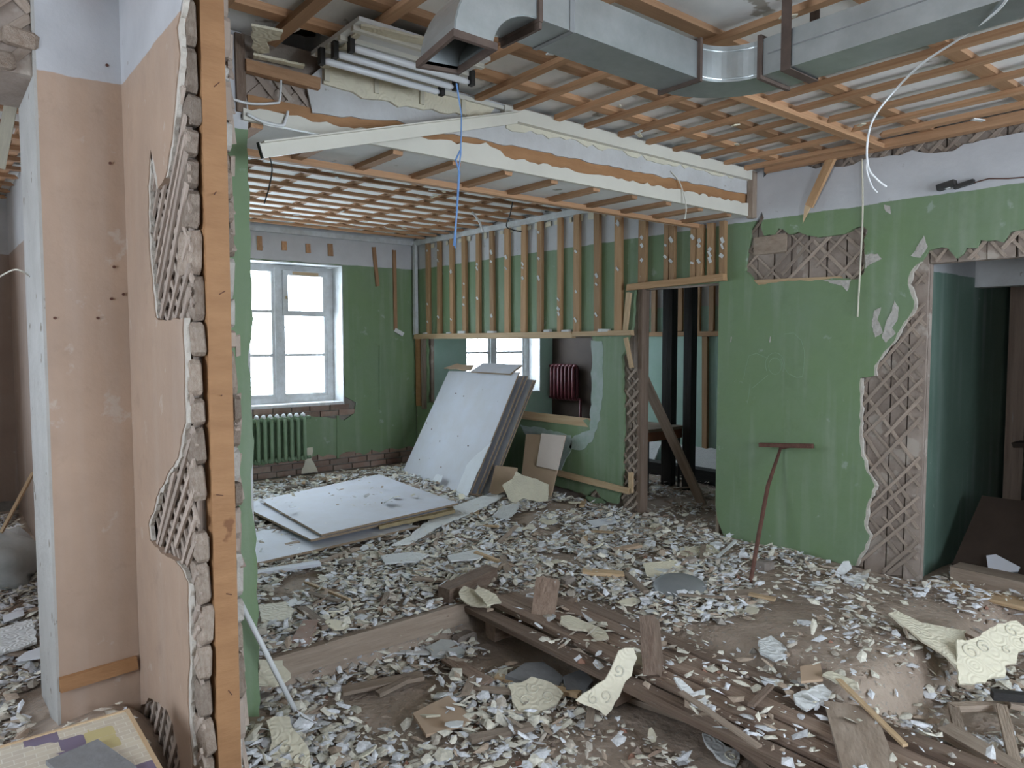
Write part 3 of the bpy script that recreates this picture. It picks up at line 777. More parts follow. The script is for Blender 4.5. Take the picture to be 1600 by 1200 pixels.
strip_r = [(a + 0.035, b) for a, b in pe]
for a, b in zip(range(0, len(pe) - 1), range(1, len(pe))):     # broken lip of undercoat along the torn edge
    q = [pe2[a], pe2[b], strip_r[b], strip_r[a]]
    if abs(pe[a][1] - pe[b][1]) < 0.03: continue
    plate('undercoat', jag([q[0], q[1]], 0.02, 0.009, 400 + a) + [q[2], q[3]], [], f_x(PX + 0.004), (0.014, 0, 0), 'cream_plaster', wall_part)
# boards under the laths
ev = [PE + 0.02, PE + 0.16, PE + 0.31, PE + 0.47, PE + 0.63, BY - 0.01]
for a, b in zip(ev[:-1], ev[1:]):
    piece('board', (0.692, (a+b)/2, -0.3), (0.692, (a+b)/2, 2.94), b - a - 0.01, 0.016, 'lath_board', wall_part, up=(1, 0, 0))
lpoly = [(PE - 0.0, 2.92)] + [(pe[0][0] + 0.02, 2.92)] + pe + [(2.50, -0.28), (PE - 0.0, -0.28)]
lattice(lpoly, f_x(0.682), (-1, 0, 0), wall_part, 'lath_dusty', 0.062, 0.021, 0.009, ang=47, seed=23, skip=0.04, ext=0.01)
lattice(lowp, f_x(0.682), (-1, 0, 0), wall_part, 'lath_dusty', 0.06, 0.024, 0.010, ang=55, seed=24, skip=0.0)
# clay blocks stacked in the open end
def lump(name, c, s, m, parent, seed):
    r = random.Random(seed); bm = bmesh.new()
    bmesh.ops.create_cube(bm, size=1)
    bmesh.ops.bevel(bm, geom=bm.edges[:], offset=0.14, segments=1, affect='EDGES')
    for v in bm.verts:
        v.co = Vector((v.co.x * s[0] * r.uniform(.93, 1.07), v.co.y * s[1] * r.uniform(.93, 1.07), v.co.z * s[2] * r.uniform(.93, 1.07)))
    me = bpy.data.meshes.new(name); bm.to_mesh(me); bm.free()
    o = link(name, me, m); o.location = c; o.rotation_euler = (r.uniform(-.08, .08), r.uniform(-.08, .08), r.uniform(-.15, .15))
    if parent is not None: set_parent(o, parent)
    return o
z = -0.28; k = 0
while z < 2.9:
    h = RND.uniform(0.09, 0.16)
    if not 0.93 < z < 1.06: lump('clay_block', (0.692 + RND.uniform(-.005, .003), PE + 0.045 + RND.uniform(-.012, .012), z + h/2), (0.044, 0.11, h - 0.008), 'clay_block', wall_part, 100 + k)
    z += h; k += 1
z = -0.28
while z < 2.9:
    h = RND.uniform(0.06, 0.16)
    lump('clay_block', (0.808 + RND.uniform(-.006, .006), PE + 0.06 + RND.uniform(-.01, .02), z + h/2), (0.03, 0.10, h - 0.006), RND.choice(['clay_block', 'lath_dusty', 'plaster_edge']), wall_part, 200 + k)
    z += h; k += 1
for i in range(30):
    zz = RND.uniform(0.0, 2.8); a = RND.uniform(-1, 1)
    piece('lath', (0.824 + RND.uniform(-.01, .004), PE + 0.02, zz), (0.832 + RND.uniform(-.01, .012), PE + 0.05 + RND.uniform(0, .1), zz + RND.uniform(.05, .16) * (1 if a > 0 else -1)), 0.016, 0.007, 'lath_dusty', wall_part, up=(0, 1, 0))
post = MB().box((0.718, PE - 0.018, -0.35), (0.792, PE + 0.05, 2.949)).build('stud', 'orange_wood', wall_part)
for zz in np.arange(0.1, 2.8, 0.33):
    a = Vector((0.725, PE - 0.018, zz)); MB().tube([a + Vector((.03, .002, 0)), a + Vector((.03 + RND.uniform(-.03, .02), -0.02, RND.uniform(-.015, .015)))], 0.0016, 5).build('nail', 'rust', post)

# ---- beam
beam = MB().box((-2.5, BY + 0.03, 2.59), (WX, 3.76, 2.95)).build('ceiling_beam', 'lath_board')
tag(beam, 'boxed ceiling beam with torn white plaster and orange stripe', 'beam', kind='structure')
MB().box((1.155, BY + 0.008, 2.60), (1.5, BY + 0.03, 2.685)).box((1.5, BY + 0.008, 2.60), (WX - .001, BY + 0.03, 2.765)).build('orange_board', 'orange_wood', beam)
wl_ = jag([(1.45, 2.66), (1.9, 2.705), (2.3, 2.70), (2.6, 2.71), (3.2, 2.715), (4.2, 2.725), (WX - .01, 2.735)], 0.05, 0.007, 30)
plate('white_plaster', wl_ + [(WX - .01, 2.93)] + [(1.55, 2.93), (1.42, 2.80)], [], f_y(BY - 0.004), (0, 0.012, 0), 'whitewash', beam)
wu = jag([(WX - .01, 2.655), (4.2, 2.655), (3.3, 2.64), (2.62, 2.635), (2.45, 2.69), (2.33, 2.66), (2.0, 2.645), (1.9, 2.63), (1.125, 2.615)], 0.035, 0.009, 31)
plate('cream_board', [(1.125, 2.565), (WX - .01, 2.565)] + wu, [], f_y(BY - 0.02), (0, 0.028, 0), 'cream_trim', beam)
MB().box((2.56, BY - 0.05, 2.835), (WX - .002, BY - 0.005, 2.91)).build('cornice', 'cream_trim', beam)
wt = jag([(2.6, 2.80), (3.2, 2.815), (3.9, 2.82), (4.8, 2.825)], 0.045, 0.016, 32)
plate('torn_tile_edge', wt + [(4.8, 2.84), (2.6, 2.84)], [], f_y(BY - 0.012), (0, 0.008, 0), 'cream', beam)
# ornamented foam cornice, left half
orn = jag([(1.50, 2.80), (1.75, 2.775), (2.1, 2.79), (2.45, 2.815)], 0.05, 0.014, 33)
pc = plate('foam_cornice', orn + [(2.52, 2.90), (1.50, 2.90)], [], f_y(BY - 0.022), (0, 0.016, 0), 'foam', beam)
for k in range(4):
    MB().box((1.50 + k * 0.26, BY - 0.034, 2.81), (1.525 + k * 0.26, BY - 0.022, 2.90)).build('cornice_block', 'cream', pc)
MB().box((1.50, BY - 0.042, 2.885), (2.56, BY - 0.022, 2.905)).build('cornice_lip', 'cream_trim', pc)
piece('board', (1.14, BY - 0.012, 2.80), (1.48, BY - 0.012, 2.79), 0.05, 0.04, 'batten', beam, up=(0, 1, 0))
piece('board', (1.12, BY - 0.0, 2.60), (1.12, BY - 0.0, 2.93), 0.04, 0.03, 'old_wood', beam, up=(0, 1, 0))
lattice([(1.14, 2.66), (1.46, 2.66), (1.5, 2.79), (1.14, 2.79)], f_y(BY + 0.03), (0, -1, 0), beam, 'lath_board', 0.06, 0.03, seed=34)
lattice([(-0.3, 2.61), (0.35, 2.61), (0.35, 2.92), (-0.3, 2.92)], f_y(BY + 0.03), (0, -1, 0), beam, 'lath', 0.08, 0.032, seed=35)
for k in range(8):
    lump('clay_block', (-0.2 + k * 0.075, BY + .01, 2.62 + (k % 3) * 0.09), (0.11, 0.05, 0.06), 'clay_block', beam, 300 + k)
# soffit of the beam
MB().box((1.12, BY + 0.0, 2.575), (WX, 3.76, 2.59)).build('soffit', 'ceiling_board', beam)
for u in np.arange(1.2, 5.0, 0.36):
    piece('batten', (u, BY + 0.02, 2.562), (u, 3.75, 2.562), 0.055, 0.03, 'batten', beam)
piece('batten', (1.13, 3.72, 2.548), (WX - .01, 3.72, 2.548), 0.05, 0.035, 'batten', beam)
MB().box((1.13, 3.748, 2.535), (WX - .01, 3.765, 2.548)).build('metal_edge', 'white_plastic', beam)
piece('end_post', (WX - 0.03, BY - 0.03, 2.55), (WX - 0.03, BY - 0.03, 2.90), 0.06, 0.05, 'grey_wood', beam, up=(0, 1, 0))

# ================================================================ THINGS
def PP(px, py, p0, n):
    r = ray(px, py); o = Vector((0, 0, CH)); t = (Vector(p0) - o).dot(n) / r.dot(n)
    return o + r * t
OUTLINES = {}
def sheet(name, label, cat, pts3, n, th, m, group=None, seed=0, step=None, amp=0.0, edge=None, parent=None, bend=0.0):
    """a flat slab: outline of 3-D points in one plane, thickness th against the normal n"""
    n = Vector(n).normalized(); c = sum((Vector(p) for p in pts3), Vector()) / len(pts3)
    a = (Vector(pts3[1]) - Vector(pts3[0])).normalized(); a = (a - n * a.dot(n)).normalized(); b = n.cross(a)
    loop = [((Vector(p) - c).dot(a), (Vector(p) - c).dot(b)) for p in pts3]
    if step: loop = jag(loop, step, amp, seed, True)
    flatloop = [float(c_) for p_ in loop for c_ in p_]
    bm = bmesh.new(); vs = [bm.verts.new((x, y, 0)) for x, y in loop]
    es = [bm.edges.new((vs[i], vs[(i+1) % len(vs)])) for i in range(len(vs))]
    bmesh.ops.triangle_fill(bm, use_beauty=True, use_dissolve=False, edges=es)
    if bend:
        bmesh.ops.subdivide_edges(bm, edges=[e for e in bm.edges if e.calc_length() > 0.05], cuts=2, use_grid_fill=False)
        bmesh.ops.triangulate(bm, faces=bm.faces[:])
        for v in bm.verts: v.co.z += bend * (v.co.x ** 2 + 0.5 * math.sin(v.co.y * 9) * 0.02)
    fs = bm.faces[:]
    r = bmesh.ops.extrude_face_region(bm, geom=fs)
    bmesh.ops.translate(bm, verts=[g for g in r['geom'] if isinstance(g, bmesh.types.BMVert)], vec=(0, 0, -th))
    bmesh.ops.recalc_face_normals(bm, faces=bm.faces[:])
    if edge:
        for f in bm.faces:
            if abs(f.normal.z) < 0.4: f.material_index = 1
    me = bpy.data.meshes.new(name); bm.to_mesh(me); bm.free()
    me.materials.append(MATS[m])
    if edge: me.materials.append(MATS[edge])
    o = bpy.data.objects.new(name, me); COL.objects.link(o); OUTLINES[o.name] = flatloop
    o.matrix_basis = Matrix.Translation(c) @ Matrix((a, b, n)).transposed().to_4x4()
    if parent is not None: set_parent(o, parent)
    else: tag(o, label, cat, group)
    return o
def plank(name, label, cat, p, q, w, h, m, up=(0, 0, 1), group=None):
    return tag(piece(name, p, q, w, h, m, None, up), label, cat, group)

# ---- ventilation duct
dz0, dz1 = 2.635, 2.775
D0, D1 = 1.80, 1.985
duct = thing('ventilation_duct', 'galvanised rectangular ventilation duct with elbow and open end under the ceiling', 'duct', (2.4, 1.85, dz0))
MB().box((1.585, D0, dz0), (2.41, D1, dz1)).build('duct_section', 'galvanised', duct)
def ring(x0, x1, ya, yb, za, zb, t):
    m = MB()
    m.box((x0, ya - t, za - t), (x1, yb + t, za)); m.box((x0, ya - t, zb), (x1, yb + t, zb + t))
    m.box((x0, ya - t, za), (x1, ya, zb)); m.box((x0, yb, za), (x1, yb + t, zb)); return m
ring(1.57, 1.585, D0, D1, dz0, dz1, 0.014).build('flange', 'rust_flange', duct)
ring(1.715, 1.735, D0, D1, dz0, dz1, 0.004).build('seam_band', 'grey_metal', duct)
ring(2.41, 2.425, D0, D1, dz0, dz1, 0.014).build('flange', 'rust_flange', duct)
# downward elbow, open at the bottom
def arc(c, r, a0, a1, n=9): return [(c[0] + r * math.cos(t), c[1] + r * math.sin(t)) for t in np.linspace(a0, a1, n)]
ou = [(1.57 - 0.32 * math.sin(t), dz1 - 0.275 * (1 - math.cos(t)) ) for t in np.linspace(0, math.pi/2, 11)]
inn = [(1.57 - 0.18 * math.sin(t), dz0 - 0.135 * (1 - math.cos(t))) for t in np.linspace(0, math.pi/2, 11)]
el = MB(); A = lambda L, y: [(x, y, z) for x, z in L]
el.quadstrip(A(ou, D0), A(ou, D1)).quadstrip(A(inn, D1), A(inn, D0)).quadstrip(A(inn, D0), A(ou, D0)).quadstrip(A(ou, D1), A(inn, D1))
el.v = [(x, y, z - .03 * max(0, (1.57 - x) / .34) * (y - D0) / (D1 - D0)) for x, y, z in el.v]
e_o = el.build('elbow', 'galvanised', duct)
sm = e_o.modifiers.new('sheet', 'SOLIDIFY'); sm.thickness = 0.003
mo = MB(); x0, x1, zz = ou[-1][0], inn[-1][0], ou[-1][1]
for a, b in (((x0 - .012, D0 - .012, zz - .012), (x0, D1 + .012, zz + .01)), ((x1, D0 - .012, zz - .012), (x1 + .012, D1 + .012, zz + .01)),
             ((x0, D0 - .012, zz - .012), (x1, D0, zz + .01)), ((x0, D1, zz - .012), (x1, D1 + .012, zz + .01))): mo.box(a, b)
mo.v = [(x, y, z - .03 * max(0, min(1, (1.57 - x) / .34)) * (y - D0) / (D1 - D0)) for x, y, z in mo.v]
mo.build('mouth_flange', 'rust_flange', duct)
MB().box((1.572, D0 - .01, dz0 - .035), (1.584, D1 + .005, dz0 - .014)).build('flange_lip', 'rust_flange', duct)
# horizontal elbow towards the camera, then the long run
C0, C1 = 2.585, 2.775
cen = (2.425, 1.64); r0, r1 = 0.16, 0.35
ia = [(cen[0] + r0 * math.sin(t), cen[1] + r0 * math.cos(t)) for t in np.linspace(0, math.pi/2, 13)]
oa = [(cen[0] + r1 * math.sin(t), cen[1] + r1 * math.cos(t)) for t in np.linspace(0, math.pi/2, 13)]
el = MB(); B = lambda L, z: [(x, y, z) for x, y in L]
el.quadstrip(B(ia, dz0), B(ia, dz1)).quadstrip(B(oa, dz1), B(oa, dz0)).quadstrip(B(ia, dz1), B(oa, dz1)).quadstrip(B(oa, dz0), B(ia, dz0))
el.build('corner_elbow', 'galvanised', duct)
for z in (dz0 + .012, dz1 - .02): MB().tube([(x - .003 * math.sin(i), y, z) for i, (x, y) in enumerate(ia)], 0.004, 6).build('elbow_bead', 'galvanised', duct)
MB().box((C0, -2.3, dz0), (C1, 1.62, dz1)).build('duct_section', 'galvanised', duct)
def ringy(y0, y1, t, m):
    k = MB()
    k.box((C0 - t, y0, dz0 - t), (C1 + t, y1, dz0)); k.box((C0 - t, y0, dz1), (C1 + t, y1, dz1 + t)); k.box((C0 - t, y0, dz0), (C0, y1, dz1)); k.box((C1, y0, dz0), (C1 + t, y1, dz1))
    return k.build('flange', m, duct)
ringy(1.622, 1.638, 0.014, 'rust_flange'); ringy(0.70, 0.72, 0.014, 'rust_flange')
MB().box((C0 - .003, -2.3, dz0 + .075), (C0, 1.60, dz0 + .079)).build('seam', 'grey_metal', duct)
for y in (1.50, 0.62):
    h = MB(); h.box((C0 - .010, y, dz0 - .006), (C0 - .006, y + .04, CZ - .05)).box((C0 - .010, y, dz0 - .010), (C1 + .01, y + .04, dz0 - .006)).box((C1 + .006, y, dz0 - .006), (C1 + .010, y + .04, CZ - .05))
    h.box((C0 - .045, y, CZ - .056), (C0 - .010, y + .04, CZ - .05))
    h.build('hanger_strap', 'rust_flange', duct)

# ---- fluorescent fitting with bare tubes
lamp = thing('fluorescent_fitting', 'ceiling light fitting with three bare white fluorescent tubes', 'lamp', (1.7, 2.93, 2.90))
MB().box((1.40, 2.68, 2.875), (2.06, 3.14, 2.893)).build('tray', 'white_plastic', lamp)
for y in (2.74, 2.86, 2.98, 3.08): MB().box((1.40, y - .012, 2.855), (2.06, y + .012, 2.875)).build('rail', 'cream_trim', lamp)
for i, (y, z, dx) in enumerate(((2.84, 2.83, 0.03), (2.93, 2.825, 0.0), (3.02, 2.82, -0.02))):
    t = MB().tube([(1.42 + dx, y, z), (1.44 + dx, y, z), (2.01 + dx, y + .01, z - .004), (2.03 + dx, y + .01, z - .004)], [.009, .0155, .0155, .009], 12).build('tube', 'lamp_tube', lamp, True)
    for xx in (1.405 + dx, 2.03 + dx): MB().box((xx, y - .012, z - .02), (xx + .022, y + .018, z + .05)).build('lamp_holder', 'black_metal', t)
# torn ceiling tiles round the fitting and in the corner
for i, (pl, z) in enumerate([([(393,40),(440,50),(438,62),(415,66),(420,82),(396,84)], 2.86), ([(396,86),(475,103),(474,108),(396,92)], 2.84), ([(565,40),(680,65),(676,74),(560,52)], 2.865), ([(500,105),(560,48),(566,54),(512,108)], 2.865)]):
    n = Vector((0, 0, -1)); pts = [P(x, y, 'z', z) for x, y in pl]
    sheet('tile_remnant', '', '', pts, n, 0.01, 'foam', seed=80 + i, step=0.03, amp=0.006, parent=ceil)
# scraps dangling off the battens
for i in range(46):
    u = RND.uniform(1.3, 4.9); v = RND.uniform(0.8, 7.9)
    if 3.1 < v < 3.9: continue
    piece('tile_scrap', (u, v, z2 - .022), (u + RND.uniform(-.06, .06), v + RND.uniform(-.06, .06), z2 - .03), RND.uniform(.015, .035), .006, RND.choice(['foam', 'foam_white']), ceil)

# ---- fallen trim, cords and cables
tr = thing('loose_trim', 'long cream plastic trim hanging loose in front of the beam', 'trim', (2.5, BY - 0.085, 2.84))
pA = P(806, 184, 'y', BY - 0.075); pB = Vector((1.10, 2.97, 2.375))
MB().bar(pA, pB, 0.014, 0.062).build('strip', 'cream_trim', tr)
MB().bar(pA + Vector((0, -.02, .028)), pB + Vector((0, -.02, .028)), 0.04, 0.006).build('flange', 'cream_trim', tr)
dd = (pB - pA).normalized(); MB().bar(pB, pB + dd * 0.004, 0.018, 0.064).build('end_cap', 'black_metal', tr)
def cable(name, label, pts, r, m, group=None, smoothn=6):
    pts = [Vector(p) for p in pts]; out = []
    for i in range(len(pts) - 1):
        p0 = pts[max(i-1, 0)]; p1 = pts[i]; p2 = pts[i+1]; p3 = pts[min(i+2, len(pts)-1)]
        for k in range(smoothn):
            t = k / smoothn
            out.append(0.5 * ((2*p1) + (p2-p0)*t + (2*p0-5*p1+4*p2-p3)*t*t + (3*p1-p0-3*p2+p3)*t**3))
    out.append(pts[-1])
    return tag(MB().tube(out, r, 6).build(name, m, None, True, origin=pts[0]), label, 'cable', group)
c3 = lambda d: (lambda x, y: Vector((0, 0, CH)) + ray(x, y) * d)
k = c3(3.15)
bc_ = thing('blue_cord', 'blue cord hanging from the duct mouth, doubled towards its lower end', 'cord', k(712, 384))
top = Vector((1.39, D1 + .006, zz - .06))
MB().tube([top, k(721, 180), k(720, 240), k(717, 262), k(714, 320), k(711, 388)], 0.0032, 6).build('long_strand', 'blue_cord', bc_, True)
MB().tube([k(719, 235), k(712, 250), k(718, 270), k(714, 330), k(709, 384)], 0.0042, 6).build('looped_strand', 'blue_cord', bc_, True)
k = c3(2.9)
cable('white_cable', 'long white cable drooping from the duct to the green wall', [P(1590, -30, 'z', 2.62), c3(2.25)(1560, 15), c3(2.5)(1500, 60), c3(2.7)(1440, 100), k(1395, 145), k(1365, 185), k(1355, 225), k(1357, 262), k(1370, 280), k(1385, 292)], 0.0042, 'white_plastic')
cable('white_cable', 'short frayed white cable end beside the drooping cable', [k(1356, 250), k(1354, 265), k(1362, 290), k(1371, 301)], 0.003, 'white_plastic')
WB = WX - 0.012
cable('surface_conduit', 'thin white conduit running down the green wall', [P(1347, 248, 'x', WB), P(1348, 330, 'x', WB), P(1345, 400, 'x', WB), P(1340, 495, 'x', WB)], 0.006, 'cream')
k = c3(3.0)
cable('white_cable', 'bent white cable across the top of the green pier', [Vector((1.0, BY - .012, 2.66)), P(385, 161, 'y', BY - .015), P(430, 161, 'y', BY - .02), P(437, 155, 'y', BY - .02), P(439, 125, 'y', BY - .02)], 0.006, 'white_plastic')
cable('white_cable', 'white cable clipped along the beam next to the pier', [P(386, 178, 'y', BY - .03), P(410, 190, 'y', BY - .03), P(440, 196, 'y', BY - .03), P(446, 188, 'y', BY - .03), P(450, 174, 'y', BY - .025)], 0.007, 'white_plastic')
cable('black_wire', 'black wire dangling from the end of the loose trim', [pB + Vector((.03, 0, -.0)), c3(3.05)(425, 262), c3(3.1)(421, 290), c3(3.15)(413, 318)], 0.003, 'black_metal')
cable('black_wire', 'thin black wire hanging from the battens near the cornice', [P(801, 316, 'z', z2 - .02), c3(7.0)(797, 335), c3(7.2)(792, 355), c3(7.2)(815, 362)], 0.006, 'black_metal')
cable('cream_wire', 'short cream wire curling down above the wall battens', [P(738, 332, 'z', z2 - .02), c3(7.6)(748, 345), c3(7.6)(755, 362)], 0.012, 'white_plastic')
cable('thin_wire', 'thin pale wire drooping from the beam by the cable end', [P(1048, 268, 'y', BY - .01), P(1062, 285, 'y', BY - .02), P(1072, 320, 'y', BY - .06), P(1070, 343, 'y', BY - .05)], 0.004, 'cream_trim')
# broken batten hanging on the doorway wall
bb = thing('broken_batten', 'splintered batten hanging at a slant on the white wall band', 'batten', P(1295, 250, 'x', WX - .05))
pa, pb = P(1300, 245, 'x', WX - .06), P(1264, 322, 'x', WX - .03)
piece('shaft', pa, pb, 0.06, 0.025, 'wall_batten', bb, up=(1, 0, 0))
MB().add([pb + Vector((-.012, .028, 0)), pb + Vector((-.012, -.028, 0.02)), pb + Vector((.01, .028, 0)), pb + Vector((.01, -.028, 0.02)), P(1254, 350, 'x', WX - .025)], [(0, 1, 4), (1, 3, 4), (3, 2, 4), (2, 0, 4), (0, 2, 3, 1)]).build('splinter', 'fresh_wood', bb)
# junction box and socket
jb = thing('junction_box', 'small black junction box with wires on the white wall band', 'junction box', P(1480, 295, 'x', WX - .01))
p = P(1480, 290, 'x', WX - .02); MB().bar(p + Vector((0, .05, -.01)), p + Vector((0, -.05, .01)), 0.035, 0.075, up=(1, 0, 0)).build('housing', 'black_metal', jb)
q = P(1508, 288, 'x', WX - .015); MB().bar(q + Vector((0, .06, -.01)), q + Vector((0, -.05, .012)), 0.025, 0.035, up=(1, 0, 0)).build('terminal', 'black_metal', jb)
MB().tube([P(1520, 286, 'x', WX - .012), P(1545, 279, 'x', WX - .03), P(1575, 279, 'x', WX - .02), P(1600, 277, 'x', WX - .012)], 0.004, 5).build('wire', 'rust', jb)
MB().box((WX - .035, p.y - .02, p.z - .02), (WX - .0, p.y + .02, p.z + .02)).build('screw_plate', 'white_plastic', jb)
for i, (x, y) in enumerate(((1204, 531), (1143, 531))):
    q = P(x, y, 'x', WX); MB().bar(q + Vector((-.002, 0, .025)), q + Vector((-.002, .006, -.02)), .008, .004, up=(1, 0, 0)).build('chip', 'plaster_edge', wall_right)

# ---- radiators
def radiator(name, label, p0, d, n, z0, z1, m, dust, off):
    d = Vector(d); t = thing(name, label, 'radiator', (p0[0], p0[1], z0)); side = Vector((-d.y, d.x, 0))
    w = 0.078
    sec = MB()
    for s in (-1, 1):
        sec.tube([side * (s * .035) + Vector((0, 0, z0 + .03)), side * (s * .042) + Vector((0, 0, z0 + .08)), side * (s * .042) + Vector((0, 0, z1 - .08)), side * (s * .035) + Vector((0, 0, z1 - .03))], [.018, .024, .024, .018], 8)
    for zz in (z0 + .035, z1 - .035):
        sec.tube([d * (-w/2 + .001) + Vector((0, 0, zz)), d * (-w/4) + Vector((0, 0, zz)), d * (w/4) + Vector((0, 0, zz)), d * (w/2 - .001) + Vector((0, 0, zz))], [.022, .034, .034, .022], 10)
    me = None
    for i in range(n):
        base_p = Vector((p0[0], p0[1], 0)) + d * (w * (i + .5))
        if me is None:
            o = sec.build('section', m, None, True); me = o.data
        else:
            o = bpy.data.objects.new('section', me); COL.objects.link(o)
        o.location = base_p; set_parent(o, t)
        if dust:
            MB().tube([base_p + Vector((0, 0, z1 - .008)) - side * .05, base_p + Vector((0, 0, z1 + .002)), base_p + Vector((0, 0, z1 - .008)) + side * .05], [.012, .026, .012], 7).build('dust_cap', 'dust_white', t, True)
    e = Vector((p0[0], p0[1], 0)) + d * (w * n)
    for zz in (z0 + .035, z1 - .035): MB().tube([e + Vector((0, 0, zz)), e + d * 0.05 + Vector((0, 0, zz))], 0.02, 8).build('end_plug', m, t, True)
    for i in (0.2, 0.8):
        b = Vector((p0[0], p0[1], 0)) + d * (w * n * i)
        MB().bar(b + Vector((0, 0, z0 + .05)), b + Vector((0, 0, z0 + .05)) + off, .02, .02).build('bracket', m, t)
    return t
ra = P(397, 690, 'y', WY - .1); rb = P(478, 690, 'y', WY - .1)
radiator('radiator', 'green cast iron radiator with dusty top under the window', (rb.x - 10 * .078, WY - 0.12), (1, 0, 0), 10, 0.20, 0.74, 'radiator_green', True, Vector((0, .06, 0)))
radiator('radiator', 'dark red radiator on the brown wall behind the hatch', (7.39, 7.56), (0, 1, 0), 7, 0.72, 1.26, 'radiator_red', False, Vector((.06, 0, 0)))
tag(MB().tube([(7.40, 7.5, 0.02), (7.40, 7.5, 0.75)], .02, 8).tube([(7.40, 7.5, .75), (7.40, 7.56, .75)], .02, 8).build('heating_pipe', 'radiator_red', None, True, origin=(7.40, 6.95, 0)), 'dark upright heating pipe beside the red radiator', 'pipe')

# ---- plywood
BL, BR_ = Vector((4.37, 7.50, .03)), Vector((4.20, 5.90, .03)); TL, TR = Vector((4.99, 7.40, 1.25)), Vector((4.99, 5.86, 1.22))
nn = (TL - BL).cross(BR_ - BL).normalized()
if nn.x > 0: nn = -nn
lab = ['front plywood sheet of the leaning stack, whitish and stained', 'second plywood sheet in the leaning stack, behind the stained one', 'third plywood sheet in the leaning stack, edge showing', 'fourth plywood sheet in the leaning stack, edge showing', 'rearmost plywood sheet of the leaning stack against the hatch sill']
for i in range(5):
    o = -nn * (0.048 * i) + Vector((0, -0.012 * i * (1 + (i % 2)), 0)); dv = Vector((0, 0, -0.02 * (i % 2)))
    q = [BL + o, BR_ + o, TR + o + dv, TL + o + dv]
    # feet of every sheet stand on the floor
    s = (TL - BL).normalized()
    q[0] = q[0] - s * ((q[0].z - .012) / s.z); q[1] = q[1] - s * ((q[1].z - .012) / s.z)
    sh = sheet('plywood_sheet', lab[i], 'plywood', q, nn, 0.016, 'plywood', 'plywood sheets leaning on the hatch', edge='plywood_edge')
    if i == 0:
        sp = [PP(x, y, BL + nn * .002, nn) for x, y in [(706,786),(716,760),(722,745),(728,728),(740,715),(752,704),(768,690),(745,740),(727,785)]]
        sheet('peeled_veneer', '', '', sp, nn, 0.002, 'paper', seed=5, step=.05, amp=.008, parent=sh)
        for j in range(16):
            c = BL.lerp(TL, RND.uniform(.1, .9)).lerp(BR_.lerp(TR, RND.uniform(.1, .9)), RND.uniform(.05, .95)) + nn * .001
            MB().tube([c, c + nn * .006], .007, 6).build('nail_head', 'rust', sh)
        for j in range(2):
            a = BL.lerp(TL, .03).lerp(BR_.lerp(TR, .03), .55 + .04 * j) + nn * .014
            sheet('foil_scrap', '', '', [a, a + Vector((-.01, -.12, .02)), a + Vector((.01, -.10, .09)), a + Vector((.02, -.02, .07))], nn, .004, 'paper', seed=j, step=.03, amp=.008, parent=sh)
tp = [Vector((4.90, 6.75, 1.235)), Vector((4.86, 5.98, 1.235)), Vector((5.0, 5.95, 1.33)), Vector((5.04, 6.7, 1.33))]
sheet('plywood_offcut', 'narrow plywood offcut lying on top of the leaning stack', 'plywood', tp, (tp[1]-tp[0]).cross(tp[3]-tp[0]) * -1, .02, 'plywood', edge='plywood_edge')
tp = [Vector((4.93, 7.36, 1.262)), Vector((4.93, 6.80, 1.262)), Vector((5.02, 6.85, 1.30)), Vector((5.02, 7.2, 1.32))]
sheet('bark_scrap', 'torn brown fibreboard scrap on the upper left of the leaning stack', 'board', tp, (tp[1]-tp[0]).cross(tp[3]-tp[0]) * -1, .012, 'cardboard', seed=4, step=.06, amp=.012)
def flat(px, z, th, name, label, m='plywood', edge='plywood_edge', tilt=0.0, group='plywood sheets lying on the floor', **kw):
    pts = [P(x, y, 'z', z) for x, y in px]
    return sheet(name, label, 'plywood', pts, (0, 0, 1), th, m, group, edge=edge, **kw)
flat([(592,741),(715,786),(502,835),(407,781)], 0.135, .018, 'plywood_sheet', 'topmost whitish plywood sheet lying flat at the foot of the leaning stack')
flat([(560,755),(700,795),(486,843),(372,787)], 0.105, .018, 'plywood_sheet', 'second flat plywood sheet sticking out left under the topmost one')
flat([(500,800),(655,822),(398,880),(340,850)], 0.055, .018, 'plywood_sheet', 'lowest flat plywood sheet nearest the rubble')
for (x, y) in ((470, 800), (640, 775), (560, 812)):
    c = P(x, y, 'z', 0); plank('packing_block', 'rough wooden packing block under the flat plywood sheets', 'timber', (c.x - .12, c.y, .045), (c.x + .12, c.y + .03, .045), .06, .08, 'grey_wood', group='blocks under the flat plywood')
sheet('foam_strip', 'long brownish foam strip tucked along the front edge of the flat sheets', 'foam', [P(x, y, 'z', .10) for x, y in [(590,812),(705,790),(712,797),(640,812),(592,822)]], (0, 0, 1), .03, 'yellow_foam', seed=8, step=.06, amp=.012)

for i, (l, px) in enumerate([('long white embossed foam strip trailing from the leaning plywood across the rubble', [(612,851),(640,848),(690,820),(760,790),(790,772),(778,766),(730,783),(690,800),(660,820),(640,838)]),
        ('white embossed foam strip just right of the trailing strip', [(770,805),(785,790),(812,786),(806,800),(790,812)]), ('broad white embossed strip in front of the lowest plywood sheet', [(595,868),(640,862),(672,866),(650,876),(600,880)]),
        ('white embossed foam piece in the middle of the back room rubble', [(700,868),(742,858),(770,862),(745,872),(705,876)])]):
    pts = [P(x, y, 'z', .06) for x, y in px]
    sheet('foam_strip', l, 'foam tile', pts, (0, 0, 1), .012, 'foam_white', 'white foam strips in the back room', seed=140 + i, step=.05, amp=.01)
